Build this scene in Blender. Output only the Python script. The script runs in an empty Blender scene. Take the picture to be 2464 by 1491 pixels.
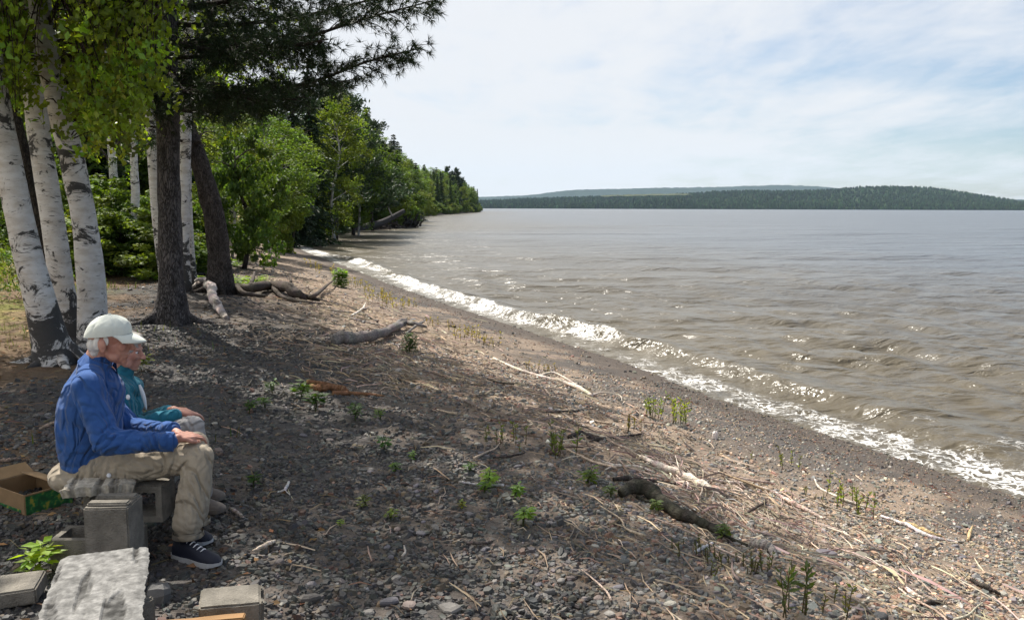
import bpy, math, random
import numpy as np
from mathutils import Vector, Matrix

# ------------------------------------------------------------------ camera, sky, sun, exposure
sc = bpy.context.scene
COL = sc.collection
W, H = 2464.0, 1491.0                       # pixel frame the layout was measured in
HFOV = math.radians(62.0)
FPX = (W / 2) / math.tan(HFOV / 2)
CH = 2.7                                    # lens height above the lake
PITCH = math.atan((H / 2 - 500.0) / FPX)
ROLL = math.radians(0.2)

cam_data = bpy.data.cameras.new('camera')
cam_data.sensor_width = 36.0
cam_data.lens = 18.0 / math.tan(HFOV / 2)
cam_data.clip_start = 0.1
cam_data.clip_end = 30000.0
cam = bpy.data.objects.new('camera', cam_data)
COL.objects.link(cam)
cam.matrix_world = (Matrix.Translation((0, 0, CH)) @ Matrix.Rotation(math.pi / 2 - PITCH, 4, 'X')
                    @ Matrix.Rotation(ROLL, 4, 'Z'))
sc.camera = cam

SUN_EL = math.radians(54.0)
SUN_H = np.array([-0.60, 0.80])             # horizontal direction towards the sun
SUN_H = SUN_H / np.linalg.norm(SUN_H)
to_sun = Vector((SUN_H[0] * math.cos(SUN_EL), SUN_H[1] * math.cos(SUN_EL), math.sin(SUN_EL)))

world = bpy.data.worlds.new('World')
sc.world = world
world.use_nodes = True
wn, wl = world.node_tree.nodes, world.node_tree.links
wn.clear()
wout = wn.new('ShaderNodeOutputWorld')
wbg = wn.new('ShaderNodeBackground')
wbg.inputs['Strength'].default_value = 0.072
wl.new(wbg.outputs[0], wout.inputs[0])
sky = wn.new('ShaderNodeTexSky')
sky.sky_type = 'NISHITA'
sky.sun_disc = False
sky.sun_elevation = SUN_EL
sky.sun_rotation = math.atan2(SUN_H[0], SUN_H[1])
sky.dust_density = 0.7
sky.ozone_density = 4.0
sky.air_density = 1.0
tc = wn.new('ShaderNodeTexCoord')
sep = wn.new('ShaderNodeSeparateXYZ')
wl.new(tc.outputs['Generated'], sep.inputs[0])


def wmath(op, a, b=None, clamp=False):
    n = wn.new('ShaderNodeMath'); n.operation = op; n.use_clamp = clamp
    for i, v in enumerate((a, b)):
        if v is None:
            continue
        if isinstance(v, (int, float)):
            n.inputs[i].default_value = v
        else:
            wl.new(v, n.inputs[i])
    return n.outputs[0]


zc = wmath('ADD', wmath('MAXIMUM', sep.outputs['Z'], 0.0), 0.10)
cx = wmath('DIVIDE', sep.outputs['X'], zc)
cy = wmath('DIVIDE', sep.outputs['Y'], zc)
comb = wn.new('ShaderNodeCombineXYZ')
wl.new(cx, comb.inputs[0]); wl.new(cy, comb.inputs[1])


def cloud_noise(scale, rot, stretch, detail, rough, off, dist=0.6):
    mp = wn.new('ShaderNodeMapping'); mp.inputs['Rotation'].default_value = (0, 0, rot)
    mp.inputs['Scale'].default_value = (stretch, 1, 1); mp.inputs['Location'].default_value = off
    wl.new(comb.outputs[0], mp.inputs[0])
    n = wn.new('ShaderNodeTexNoise'); n.inputs['Scale'].default_value = scale
    n.inputs['Detail'].default_value = detail; n.inputs['Roughness'].default_value = rough
    n.inputs['Distortion'].default_value = dist
    wl.new(mp.outputs[0], n.inputs['Vector'])
    return n.outputs['Fac']


n1 = cloud_noise(0.60, -0.35, 0.7, 6, 0.60, (3.2, 1.7, 0), 0.3)
n2 = cloud_noise(1.3, -0.55, 2.4, 7, 0.62, (8.1, 4.4, 0), 0.35)
cover = wmath('ADD', wmath('MULTIPLY', n1, 0.62), wmath('MULTIPLY', n2, 0.38))
# thin cloud is thickest towards the sun side, open blue away from it
side = wmath('MULTIPLY', sep.outputs['X'], -0.40)
cover = wmath('ADD', cover, side)
ramp = wn.new('ShaderNodeMapRange'); ramp.interpolation_type = 'SMOOTHSTEP'
ramp.inputs['From Min'].default_value = 0.16; ramp.inputs['From Max'].default_value = 0.49
ramp.inputs['To Min'].default_value = 0.02; ramp.inputs['To Max'].default_value = 0.96
wl.new(cover, ramp.inputs['Value'])
mixc = wn.new('ShaderNodeMix'); mixc.data_type = 'RGBA'
wl.new(ramp.outputs[0], mixc.inputs['Factor'])
wl.new(sky.outputs[0], mixc.inputs['A'])
mixc.inputs['B'].default_value = (7.35, 7.5, 7.75, 1)
wl.new(mixc.outputs['Result'], wbg.inputs['Color'])

sun_data = bpy.data.lights.new('sun', 'SUN')
sun_data.energy = 5.0
sun_data.angle = math.radians(0.5)
sun_data.color = (1.0, 0.95, 0.86)
sun = bpy.data.objects.new('sun', sun_data)
COL.objects.link(sun)
sun.rotation_euler = to_sun.to_track_quat('Z', 'Y').to_euler()

sc.view_settings.view_transform = 'Standard'
sc.view_settings.look = 'None'
sc.view_settings.gamma = 1.0
sc.view_settings.exposure = 0.75
sc.view_settings.use_curve_mapping = False
sc.render.engine = 'CYCLES'
sc.cycles.use_denoising = True
sc.cycles.max_bounces = 6
sc.cycles.diffuse_bounces = 3
sc.cycles.glossy_bounces = 3
sc.cycles.transmission_bounces = 4
sc.cycles.transparent_max_bounces = 8
sc.cycles.volume_bounces = 0
sc.cycles.sample_clamp_indirect = 6.0
sc.cycles.use_adaptive_sampling = True
sc.cycles.adaptive_threshold = 0.02

rng = np.random.default_rng(7)
random.seed(7)

# ------------------------------------------------------------------ helpers
def pix_ray(u, v):
    x = (u - W / 2) / FPX; y = (H / 2 - v) / FPX
    c, s = math.cos(ROLL), math.sin(ROLL)
    x, y = c * x - s * y, s * x + c * y
    c, s = math.cos(PITCH), math.sin(PITCH)
    return np.array([x, c + s * y, -s + c * y])


def at_y(u, v, Y):
    """the point of the place seen at a pixel, on the plane y = Y"""
    d = pix_ray(u, v)
    return np.array([0, 0, CH]) + d * (Y / d[1])


def at_z(u, v, z):
    d = pix_ray(u, v)
    return np.array([0, 0, CH]) + d * ((z - CH) / d[2])


def project(P):
    """pixel a point is seen at"""
    P = np.atleast_2d(np.asarray(P, float)) - np.array([0, 0, CH])
    c, s = math.cos(PITCH), math.sin(PITCH)
    fw = P[:, 1] * c - P[:, 2] * s; up = P[:, 1] * s + P[:, 2] * c
    x, y = P[:, 0] / fw, up / fw
    c, s = math.cos(ROLL), math.sin(ROLL)
    return np.c_[W / 2 + FPX * (c * x + s * y), H / 2 - FPX * (-s * x + c * y)]


def hash3(ix, iy, iz, seed):
    h = (ix.astype(np.int64) * 374761393 + iy.astype(np.int64) * 668265263 + iz.astype(np.int64) * 2147483647 + seed * 974634777)
    h = (h ^ (h >> 13)) * 1274126177
    h = h ^ (h >> 16)
    return (h & 0xFFFFF).astype(np.float64) / 0xFFFFF


def vnoise(P, seed=0):
    """value noise in 0..1 on (n,3) or (n,2) points"""
    P = np.asarray(P, float)
    if P.shape[1] == 2:
        P = np.c_[P, np.zeros(len(P))]
    i = np.floor(P).astype(np.int64); f = P - i
    f = f * f * (3 - 2 * f)
    r = 0
    for dx in (0, 1):
        for dy in (0, 1):
            for dz in (0, 1):
                w = (f[:, 0] if dx else 1 - f[:, 0]) * (f[:, 1] if dy else 1 - f[:, 1]) * (f[:, 2] if dz else 1 - f[:, 2])
                r = r + w * hash3(i[:, 0] + dx, i[:, 1] + dy, i[:, 2] + dz, seed)
    return r


def fbm(P, seed=0, octv=4, lac=2.03, gain=0.5):
    P = np.asarray(P, float); a, s, r = 1.0, 0.0, 0
    for k in range(octv):
        r = r + a * vnoise(P, seed + k * 17); s += a
        P = P * lac; a *= gain
    return r / s


def sstep(a, b, x):
    t = np.clip((np.asarray(x, float) - a) / (b - a), 0, 1)
    return t * t * (3 - 2 * t)


class MB:
    """collects vertices, faces and vertex colours, becomes ONE mesh"""
    def __init__(self):
        self.V, self.F3, self.F4, self.C, self.n = [], [], [], [], 0
        self.attrs = {}

    def add(self, V, F, col=(1, 1, 1)):
        V = np.asarray(V, float); F = np.asarray(F, int)
        if len(V) == 0 or len(F) == 0:
            return
        c = np.asarray(col, float)
        if c.ndim == 1:
            c = np.repeat(c[None, :3], len(V), 0)
        self.V.append(V); self.C.append(c[:, :3])
        (self.F3 if F.shape[1] == 3 else self.F4).append(F + self.n)
        self.n += len(V)

    def mesh(self, name, mat, smooth=False):
        me = bpy.data.meshes.new(name)
        V = np.concatenate(self.V); C = np.concatenate(self.C)
        f3 = np.concatenate(self.F3) if self.F3 else np.zeros((0, 3), int)
        f4 = np.concatenate(self.F4) if self.F4 else np.zeros((0, 4), int)
        me.vertices.add(len(V)); me.vertices.foreach_set('co', V.astype(np.float32).ravel())
        nl = f3.size + f4.size
        me.loops.add(nl)
        me.loops.foreach_set('vertex_index', np.concatenate([f3.ravel(), f4.ravel()]).astype(np.int32))
        me.polygons.add(len(f3) + len(f4))
        st = np.concatenate([np.arange(len(f3)) * 3, f3.size + np.arange(len(f4)) * 4]).astype(np.int32)
        me.polygons.foreach_set('loop_start', st)
        me.polygons.foreach_set('use_smooth', np.full(len(f3) + len(f4), smooth, dtype=bool))
        a = me.color_attributes.new('Col', 'FLOAT_COLOR', 'POINT')
        a.data.foreach_set('color', np.c_[C, np.ones(len(C))].astype(np.float32).ravel())
        for k, val in self.attrs.items():
            at = me.attributes.new(k, 'FLOAT', 'POINT')
            at.data.foreach_set('value', np.asarray(val, np.float32))
        me.update(calc_edges=True)
        if mat is not None:
            me.materials.append(mat)
        return me

    def build(self, name, mat, parent=None, smooth=False):
        o = bpy.data.objects.new(name, self.mesh(name, mat, smooth))
        COL.objects.link(o)
        if parent is not None:
            o.parent = parent
            o.matrix_parent_inverse = Matrix.Translation(-parent.location) if parent.type == 'EMPTY' and parent.parent is None and tuple(parent.rotation_euler) == (0, 0, 0) else Matrix()
        return o


def tag(o, label=None, cat=None, group=None, kind=None):
    if label: o['label'] = label
    if cat: o['category'] = cat
    if group: o['group'] = group
    if kind: o['kind'] = kind
    return o


def root_at(name, loc, label, cat, group=None):
    o = bpy.data.objects.new(name, None)
    o.empty_display_size = 0.2
    COL.objects.link(o)
    o.location = Vector([float(c) for c in loc])
    return tag(o, label, cat, group)


def frames(P):
    """parallel-transport frames along a polyline"""
    P = np.asarray(P, float)
    T = np.gradient(P, axis=0)
    T /= np.linalg.norm(T, axis=1)[:, None] + 1e-12
    a = np.array([0, 0, 1.0]) if abs(T[0][2]) < 0.9 else np.array([1.0, 0, 0])
    N = np.zeros_like(P)
    n = np.cross(T[0], a); n /= np.linalg.norm(n); N[0] = n
    for i in range(1, len(P)):
        n = N[i - 1] - T[i] * np.dot(N[i - 1], T[i]); n /= np.linalg.norm(n) + 1e-12; N[i] = n
    return T, N, np.cross(T, N)


def tube(P, R, sides=8, jit=0.0, seed=0, cap=True, nscale=3.0):
    P = np.asarray(P, float); R = np.broadcast_to(np.asarray(R, float), (len(P),))
    T, N, B = frames(P)
    a = np.linspace(0, 2 * math.pi, sides, endpoint=False)
    V = (P[:, None, :] + R[:, None, None] * (np.cos(a)[None, :, None] * N[:, None, :] + np.sin(a)[None, :, None] * B[:, None, :]))
    V = V.reshape(-1, 3)
    if jit:
        rr = np.repeat(R, sides)
        d = V - np.repeat(P, sides, 0)
        k = (fbm(V * nscale, seed, 3) - 0.5) * 2 * jit
        V = V + d * k[:, None]
    n = len(P); i = np.arange(n - 1)[:, None] * sides; j = np.arange(sides)[None, :]; j2 = (j + 1) % sides
    F = np.stack([i + j, i + j2, i + sides + j2, i + sides + j], -1).reshape(-1, 4)
    F3 = np.zeros((0, 3), int)
    if cap:
        c0, c1 = len(V), len(V) + 1
        V = np.r_[V, P[:1], P[-1:]]
        jj = np.arange(sides)
        F3 = np.r_[np.c_[np.full(sides, c0), (jj + 1) % sides, jj], np.c_[np.full(sides, c1), (n - 1) * sides + jj, (n - 1) * sides + (jj + 1) % sides]]
    return V, F, F3


def add_tube(mb, P, R, sides=8, col=(1, 1, 1), jit=0.0, seed=0, nscale=3.0, cap=True):
    V, F, F3 = tube(P, R, sides, jit, seed, cap, nscale)
    c = np.asarray(col, float)
    if c.ndim == 2:                        # one colour per ring
        cc = np.repeat(c, sides, 0)
        if cap:
            cc = np.r_[cc, c[:1], c[-1:]]
        c = cc
    else:
        c = np.repeat(c[None], len(V), 0)
    n0 = mb.n
    mb.add(V, F, c)
    if cap:
        mb.F3.append(F3 + n0)


def spline(P, n):
    """Catmull-Rom through the points"""
    P = np.asarray(P, float)
    if len(P) == 2:
        t = np.linspace(0, 1, n)[:, None]
        return P[0] * (1 - t) + P[1] * t
    Q = np.r_[[2 * P[0] - P[1]], P, [2 * P[-1] - P[-2]]]
    out = []
    for s in np.linspace(0, len(P) - 1 - 1e-9, n):
        i = int(s); t = s - i
        p0, p1, p2, p3 = Q[i], Q[i + 1], Q[i + 2], Q[i + 3]
        out.append(0.5 * (2 * p1 + (p2 - p0) * t + (2 * p0 - 5 * p1 + 4 * p2 - p3) * t * t + (3 * p1 - p0 - 3 * p2 + p3) * t ** 3))
    return np.array(out)


def leaf_quads(C, L, Wd, D, Nn, fold=0.0):
    """rhombic leaves: centres C, length L along D, width Wd, normals about Nn"""
    D = D / (np.linalg.norm(D, axis=1)[:, None] + 1e-9)
    S = np.cross(D, Nn); S /= np.linalg.norm(S, axis=1)[:, None] + 1e-9
    Nn = np.cross(S, D)
    L = np.broadcast_to(L, (len(C),))[:, None]; Wd = np.broadcast_to(Wd, (len(C),))[:, None]
    V = np.stack([C - D * L * .5, C + S * Wd * .5 - D * L * .05 + Nn * fold * Wd, C + D * L * .5, C - S * Wd * .5 - D * L * .05 + Nn * fold * Wd], 1).reshape(-1, 3)
    F = np.arange(len(C) * 4).reshape(-1, 4)
    return V, F


def rand_dirs(n, r=rng):
    d = r.normal(size=(n, 3))
    return d / np.linalg.norm(d, axis=1)[:, None]


def vary(base, n, r=rng, val=0.25, hue=0.08):
    """n colours about base: brightness and small hue differences"""
    b = np.asarray(base, float)
    k = np.exp(r.normal(0, val, n))[:, None]
    h = 1 + r.normal(0, hue, (n, 3))
    return np.clip(b[None] * k * h, 0.004, 0.9)


# ------------------------------------------------------------------ materials
def pmat(name, base=None, rough=0.8, nscale=12.0, namt=0.25, bscale=40.0, bstr=0.2, bdist=0.01, transl=0.0,
         spec=0.3, stretch=(1, 1, 1), tint=None):
    """base None: colour comes from the mesh's own 'Col' attribute"""
    m = bpy.data.materials.new(name); m.use_nodes = True
    nt = m.node_tree; N, L = nt.nodes, nt.links
    N.clear()
    out = N.new('ShaderNodeOutputMaterial'); b = N.new('ShaderNodeBsdfPrincipled')
    b.inputs['Roughness'].default_value = rough
    b.inputs['Specular IOR Level'].default_value = spec
    tcn = N.new('ShaderNodeTexCoord'); mp = N.new('ShaderNodeMapping'); mp.inputs['Scale'].default_value = stretch
    L.new(tcn.outputs['Object'], mp.inputs[0])
    if base is None:
        a = N.new('ShaderNodeAttribute'); a.attribute_name = 'Col'; csrc = a.outputs['Color']
    else:
        rgb = N.new('ShaderNodeRGB'); rgb.outputs[0].default_value = (*base, 1); csrc = rgb.outputs[0]
    if namt > 0:
        nz = N.new('ShaderNodeTexNoise'); nz.inputs['Scale'].default_value = nscale; nz.inputs['Detail'].default_value = 6
        nz.inputs['Roughness'].default_value = 0.65
        L.new(mp.outputs[0], nz.inputs['Vector'])
        mr = N.new('ShaderNodeMapRange'); mr.inputs['From Min'].default_value = 0.3; mr.inputs['From Max'].default_value = 0.7
        mr.inputs['To Min'].default_value = 1 - namt; mr.inputs['To Max'].default_value = 1 + namt
        L.new(nz.outputs['Fac'], mr.inputs[0])
        mx = N.new('ShaderNodeVectorMath'); mx.operation = 'SCALE'
        L.new(csrc, mx.inputs[0]); L.new(mr.outputs[0], mx.inputs['Scale'])
        csrc = mx.outputs[0]
    L.new(csrc, b.inputs['Base Color'])
    if bstr > 0:
        n2 = N.new('ShaderNodeTexNoise'); n2.inputs['Scale'].default_value = bscale; n2.inputs['Detail'].default_value = 5
        L.new(mp.outputs[0], n2.inputs['Vector'])
        bp = N.new('ShaderNodeBump'); bp.inputs['Strength'].default_value = bstr; bp.inputs['Distance'].default_value = bdist
        L.new(n2.outputs['Fac'], bp.inputs['Height']); L.new(bp.outputs[0], b.inputs['Normal'])
    if transl > 0:
        t = N.new('ShaderNodeBsdfTranslucent')
        if tint:
            tm = N.new('ShaderNodeMix'); tm.data_type = 'RGBA'; tm.blend_type = 'MULTIPLY'; tm.inputs['Factor'].default_value = 1
            L.new(csrc, tm.inputs['A']); tm.inputs['B'].default_value = (*tint, 1)
            L.new(tm.outputs['Result'], t.inputs['Color'])
        else:
            L.new(csrc, t.inputs['Color'])
        ms = N.new('ShaderNodeMixShader'); ms.inputs[0].default_value = transl
        L.new(b.outputs[0], ms.inputs[1]); L.new(t.outputs[0], ms.inputs[2]); L.new(ms.outputs[0], out.inputs[0])
    else:
        L.new(b.outputs[0], out.inputs[0])
    return m


M = {}
M['leaf'] = pmat('birch_leaf', None, 0.45, namt=0, bstr=0, transl=0.48, spec=0.4, tint=(2.3, 2.1, 0.45))
M['far_leaf'] = pmat('shore_leaf', None, 0.6, namt=0, bstr=0, transl=0.35, spec=0.25, tint=(1.8, 1.7, 0.6))
M['needle'] = pmat('needle', None, 0.55, namt=0, bstr=0, transl=0.2, spec=0.25)


def plate_bark():
    """old bark: upright plates parted by deep dark furrows"""
    m = pmat('rough_bark', None, 0.92, 9, 0.45, 60, 0.6, 0.012, stretch=(1, 1, 0.5), spec=0.08)
    N, L = m.node_tree.nodes, m.node_tree.links
    b = [n for n in N if n.type == 'BSDF_PRINCIPLED'][0]; tcn = [n for n in N if n.type == 'TEX_COORD'][0]; bp0 = [n for n in N if n.type == 'BUMP'][0]
    mp = N.new('ShaderNodeMapping'); mp.inputs['Scale'].default_value = (1, 1, 0.28); L.new(tcn.outputs['Object'], mp.inputs[0])
    nz = N.new('ShaderNodeTexNoise'); nz.inputs['Scale'].default_value = 9; nz.inputs['Detail'].default_value = 4; L.new(mp.outputs[0], nz.inputs['Vector'])
    ad = N.new('ShaderNodeVectorMath'); ad.operation = 'MULTIPLY_ADD'; L.new(nz.outputs['Color'], ad.inputs[0]); ad.inputs[1].default_value = (.16, .16, .16); L.new(mp.outputs[0], ad.inputs[2])
    vo = N.new('ShaderNodeTexVoronoi'); vo.feature = 'DISTANCE_TO_EDGE'; vo.inputs['Scale'].default_value = 36; L.new(ad.outputs[0], vo.inputs['Vector'])
    mr = N.new('ShaderNodeMapRange'); mr.inputs['From Max'].default_value = 0.16; L.new(vo.outputs['Distance'], mr.inputs['Value'])
    src = b.inputs['Base Color'].links[0].from_socket
    m2 = N.new('ShaderNodeMapRange'); m2.inputs['To Min'].default_value = 0.5; m2.inputs['To Max'].default_value = 1.15; L.new(mr.outputs[0], m2.inputs['Value'])
    sc_ = N.new('ShaderNodeVectorMath'); sc_.operation = 'SCALE'; L.new(src, sc_.inputs[0]); L.new(m2.outputs[0], sc_.inputs['Scale']); L.new(sc_.outputs[0], b.inputs['Base Color'])
    bp = N.new('ShaderNodeBump'); bp.inputs['Strength'].default_value = 1.0; bp.inputs['Distance'].default_value = 0.022
    L.new(mr.outputs[0], bp.inputs['Height']); L.new(bp0.outputs[0], bp.inputs['Normal']); L.new(bp.outputs[0], b.inputs['Normal'])
    return m


M['bark'] = plate_bark()
M['ground'] = pmat('beach_ground', None, 0.9, 30, 0.35, 60, 0.8, 0.02, spec=0.15)
M['stone'] = pmat('slate_stone', None, 0.62, 60, 0.2, 90, 0.25, 0.004, spec=0.35)
M['drift'] = pmat('weathered_driftwood', None, 0.88, 38, 0.5, 70, 0.9, 0.014, spec=0.1)
M['twig'] = pmat('dry_twig', None, 0.85, namt=0, bstr=0, spec=0.15)
M['grass'] = pmat('grass_blade', None, 0.55, namt=0, bstr=0, transl=0.4, spec=0.25)
M['concrete'] = pmat('concrete', None, 0.92, 26, 0.22, 130, 0.7, 0.006, spec=0.15)
M['cardboard'] = pmat('cardboard', None, 0.85, 18, 0.12, 60, 0.12, 0.004, spec=0.12)


def birch_bark():
    m = bpy.data.materials.new('birch_bark'); m.use_nodes = True
    N, L = m.node_tree.nodes, m.node_tree.links
    b = N['Principled BSDF']; b.inputs['Roughness'].default_value = 0.7; b.inputs['Specular IOR Level'].default_value = 0.2
    tcn = N.new('ShaderNodeTexCoord')
    a = N.new('ShaderNodeAttribute'); a.attribute_name = 'Col'        # red channel: how far the old dark bark has spread
    sp = N.new('ShaderNodeSeparateColor'); L.new(a.outputs['Color'], sp.inputs[0])

    def noise(scale, sxyz, detail, rough=0.6, dist=0.0):
        mp = N.new('ShaderNodeMapping'); mp.inputs['Scale'].default_value = sxyz; L.new(tcn.outputs['Object'], mp.inputs[0])
        n = N.new('ShaderNodeTexNoise'); n.inputs['Scale'].default_value = scale; n.inputs['Detail'].default_value = detail
        n.inputs['Roughness'].default_value = rough; n.inputs['Distortion'].default_value = dist
        L.new(mp.outputs[0], n.inputs['Vector']); return n.outputs['Fac']

    def mrange(v, a0, a1, b0=0.0, b1=1.0):
        r = N.new('ShaderNodeMapRange'); r.interpolation_type = 'SMOOTHSTEP'
        for k, x in zip(('From Min', 'From Max', 'To Min', 'To Max'), (a0, a1, b0, b1)):
            r.inputs[k].default_value = x
        L.new(v, r.inputs['Value']); return r.outputs[0]

    def mth(op, x, y):
        n = N.new('ShaderNodeMath'); n.operation = op; n.use_clamp = True
        for i, v in enumerate((x, y)):
            if isinstance(v, (int, float)): n.inputs[i].default_value = v
            else: L.new(v, n.inputs[i])
        return n.outputs[0]
    patches = noise(2.7, (1, 1, 1.5), 7, 0.74, 1.1)
    plain = N.new('ShaderNodeMath'); plain.operation = 'ADD'; L.new(patches, plain.inputs[0]); L.new(sp.outputs[0], plain.inputs[1])
    dark = mrange(plain.outputs[0], 0.555, 0.615)
    dash = mrange(noise(7, (1, 1, 6), 4, 0.6), 0.60, 0.67)
    dash = mth('MULTIPLY', dash, 0.75)
    allm = mth('MAXIMUM', dark, dash)
    peel = noise(5, (1, 1, 2.5), 6)
    base = N.new('ShaderNodeMix'); base.data_type = 'RGBA'; L.new(mrange(peel, 0.35, 0.7), base.inputs['Factor'])
    base.inputs['A'].default_value = (0.62, 0.60, 0.58, 1); base.inputs['B'].default_value = (0.46, 0.42, 0.38, 1)
    mix = N.new('ShaderNodeMix'); mix.data_type = 'RGBA'; L.new(allm, mix.inputs['Factor'])
    L.new(base.outputs['Result'], mix.inputs['A']); mix.inputs['B'].default_value = (0.055, 0.052, 0.050, 1)
    L.new(mix.outputs['Result'], b.inputs['Base Color'])
    bp = N.new('ShaderNodeBump'); bp.inputs['Strength'].default_value = 0.6; bp.inputs['Distance'].default_value = 0.02
    L.new(noise(16, (1, 1, 2), 6), bp.inputs['Height']); L.new(bp.outputs[0], b.inputs['Normal'])
    return m


M['birch'] = birch_bark()

# ------------------------------------------------------------------ shoreline and terrain
SH = np.array([(9.5, -14), (7.6, -2), (6.2, 3.2), (4.86, 7.81), (4.31, 8.86), (3.86, 10.03), (3.2, 11.3), (2.66, 12.78), (1.99, 14.97), (1.36, 16.3),
               (0.61, 18.1), (-.32, 20.3), (-1.49, 23.0), (-3.07, 27), (-4.54, 30.7), (-6.6, 36.3), (-8.94, 42.4), (-12.2, 50.9), (-16.1, 62.2),
               (-21.6, 77.7), (-24.8, 86), (-22.6, 90.5), (-20.4, 97.3), (-17.7, 103.2), (-13.2, 114), (-13.5, 126), (-20, 160), (-26.6, 246), (-26.7, 318), (-24, 375),
               (-19.5, 560), (-24, 600), (-60, 660), (-140, 720), (-220, 800), (-420, 1100), (-900, 2000), (-1500, 2990)], float)
_yy = np.r_[np.arange(-14, 130, 0.25), np.arange(130, 3000, 5.0)]
_xx = np.interp(_yy, SH[:, 1], SH[:, 0])
_k = np.exp(-0.5 * (np.arange(-8, 9) / 3.0) ** 2); _k /= _k.sum()
_xx = np.convolve(np.pad(_xx, 8, mode='edge'), _k, 'valid')
_sl = np.gradient(_xx, _yy)


def xs(y): return np.interp(y, _yy, _xx)
def dshore(x, y):
    """metres inland from the water's edge (negative: out in the lake)"""
    return (xs(y) - x) / np.sqrt(1 + np.clip(np.interp(y, _yy, _sl), -2, 2) ** 2)


PROF = np.array([(-60, -5), (-8, -0.9), (-2, -0.22), (0, 0), (0.8, 0.10), (2.0, 0.30), (3.2, 0.50), (4.6, 0.70), (6, 0.85), (7.5, 0.95), (10, 1.02), (20, 1.15), (60, 1.9), (300, 6)])


def ground_z(x, y):
    x = np.atleast_1d(np.asarray(x, float)); y = np.atleast_1d(np.asarray(y, float))
    d = dshore(x, y)
    z = np.interp(d, PROF[:, 0], PROF[:, 1])
    P = np.c_[x, y]
    k = sstep(0.3, 3, d)
    z = z + k * ((fbm(P * 0.55, 3, 3) - 0.5) * 0.16 + (fbm(P * 2.3, 5, 3) - 0.5) * 0.05)
    # a low storm ridge of wrack half way up the beach
    z = z + 0.07 * np.exp(-((d - 4.3) / 0.9) ** 2) * (0.4 + fbm(P * 0.4, 9, 2)) * sstep(60, 30, y)
    z = z + sstep(8, 14, d) * (fbm(P * 0.25, 21, 3) - 0.4) * 0.35
    return z


def gz(x, y): return float(ground_z(x, y)[0])


def at(u, v):
    """the ground point seen at a pixel"""
    d = pix_ray(u, v)
    t = np.geomspace(2.0, 900.0, 1500)
    P = np.array([0, 0, CH])[None] + t[:, None] * d[None]
    h = P[:, 2] - np.maximum(ground_z(P[:, 0], P[:, 1]), -0.02)
    i = np.argmax(h < 0) if (h < 0).any() else len(t) - 1
    a, b = t[max(i - 1, 0)], t[i]
    for _ in range(18):
        m = (a + b) / 2; p = np.array([0, 0, CH]) + d * m
        if p[2] - max(gz(p[0], p[1]), -0.02) < 0: b = m
        else: a = m
    return np.array([0, 0, CH]) + d * ((a + b) / 2)


def ground_colour(x, y, d):
    P = np.c_[x, y]
    n = len(x)
    slate = np.array([0.070, 0.065, 0.062]); tan = np.array([0.30, 0.225, 0.165]); wet = np.array([0.085, 0.070, 0.060])
    duff = np.array([0.150, 0.098, 0.058]); moss = np.array([0.130, 0.130, 0.030]); straw = np.array([0.34, 0.26, 0.10])
    c = np.repeat(slate[None], n, 0)

    def mix(c, col, k): return c * (1 - k[:, None]) + np.asarray(col)[None] * k[:, None]
    n1 = fbm(P * 0.8, 31, 4); n2 = fbm(P * 3.0, 33, 3); n3 = fbm(P * 0.35, 37, 3)
    c = mix(c, tan, sstep(0.42, 0.62, n1 * 0.6 + n2 * 0.4) * (0.22 + 0.4 * sstep(5.5, 3.5, d)) * sstep(9, 6, d))  # tan patches, held back upslope to deepen the tree shade in the colour
    wrack = np.exp(-((d - 3.6) / 1.5) ** 2)
    c = mix(c, tan, np.clip(wrack * (0.45 + 0.6 * n2), 0, 0.85))
    c = mix(c, wet, sstep(1.15, 0.35, d + (n2 - 0.5) * 0.5))
    c = mix(c, duff, sstep(7.8, 9.2, d + (n1 - 0.5) * 3.0) * 0.85)
    far_left = sstep(8.3, 10.5, d + (n3 - 0.5) * 5)
    c = mix(c, moss, far_left * sstep(0.45, 0.62, n3 * .5 + n2 * .5))
    c = mix(c, straw, sstep(9, 11, d) * sstep(0.5, 0.62, n1) * 0.6)
    return c


def row_ys(y0, y1, near, scale):
    ys, y = [], y0
    while y < y1:
        ys.append(y)
        y += max(near if y > 1.5 else 0.3, y * y / 2300.0 * scale)
    ys.append(y1)
    return np.array(ys)


def grid_faces(nr, nc):
    i = np.arange(nr - 1)[:, None] * nc; j = np.arange(nc - 1)[None, :]
    return np.stack([i + j, i + j + 1, i + nc + j + 1, i + nc + j], -1).reshape(-1, 4)


ys = row_ys(-9, 720, 0.075, 1.0)
ds = np.r_[np.arange(-5, -0.6, 0.3), np.arange(-0.6, 13, 0.09)]
step, dd = 0.1, 13.0
ext = []
while dd < 320:
    ext.append(dd); step *= 1.06; dd += step
ds = np.r_[ds, ext]
X = xs(ys)[:, None] - ds[None, :] * np.sqrt(1 + np.clip(np.interp(ys, _yy, _sl), -2, 2) ** 2)[:, None]
Y = np.repeat(ys[:, None], len(ds), 1)
xf, yf = X.ravel(), Y.ravel()
df = dshore(xf, yf)
zf = ground_z(xf, yf) + sstep(0.1, 1, df) * (vnoise(np.c_[xf, yf] * 11, 40) - 0.5) * 0.03
mb = MB()
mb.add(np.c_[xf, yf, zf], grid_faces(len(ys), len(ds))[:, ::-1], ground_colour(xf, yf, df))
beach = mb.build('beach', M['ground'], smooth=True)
tag(beach, 'slate gravel beach sloping to the lake, mossy ground under the trees', kind='structure')
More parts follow.
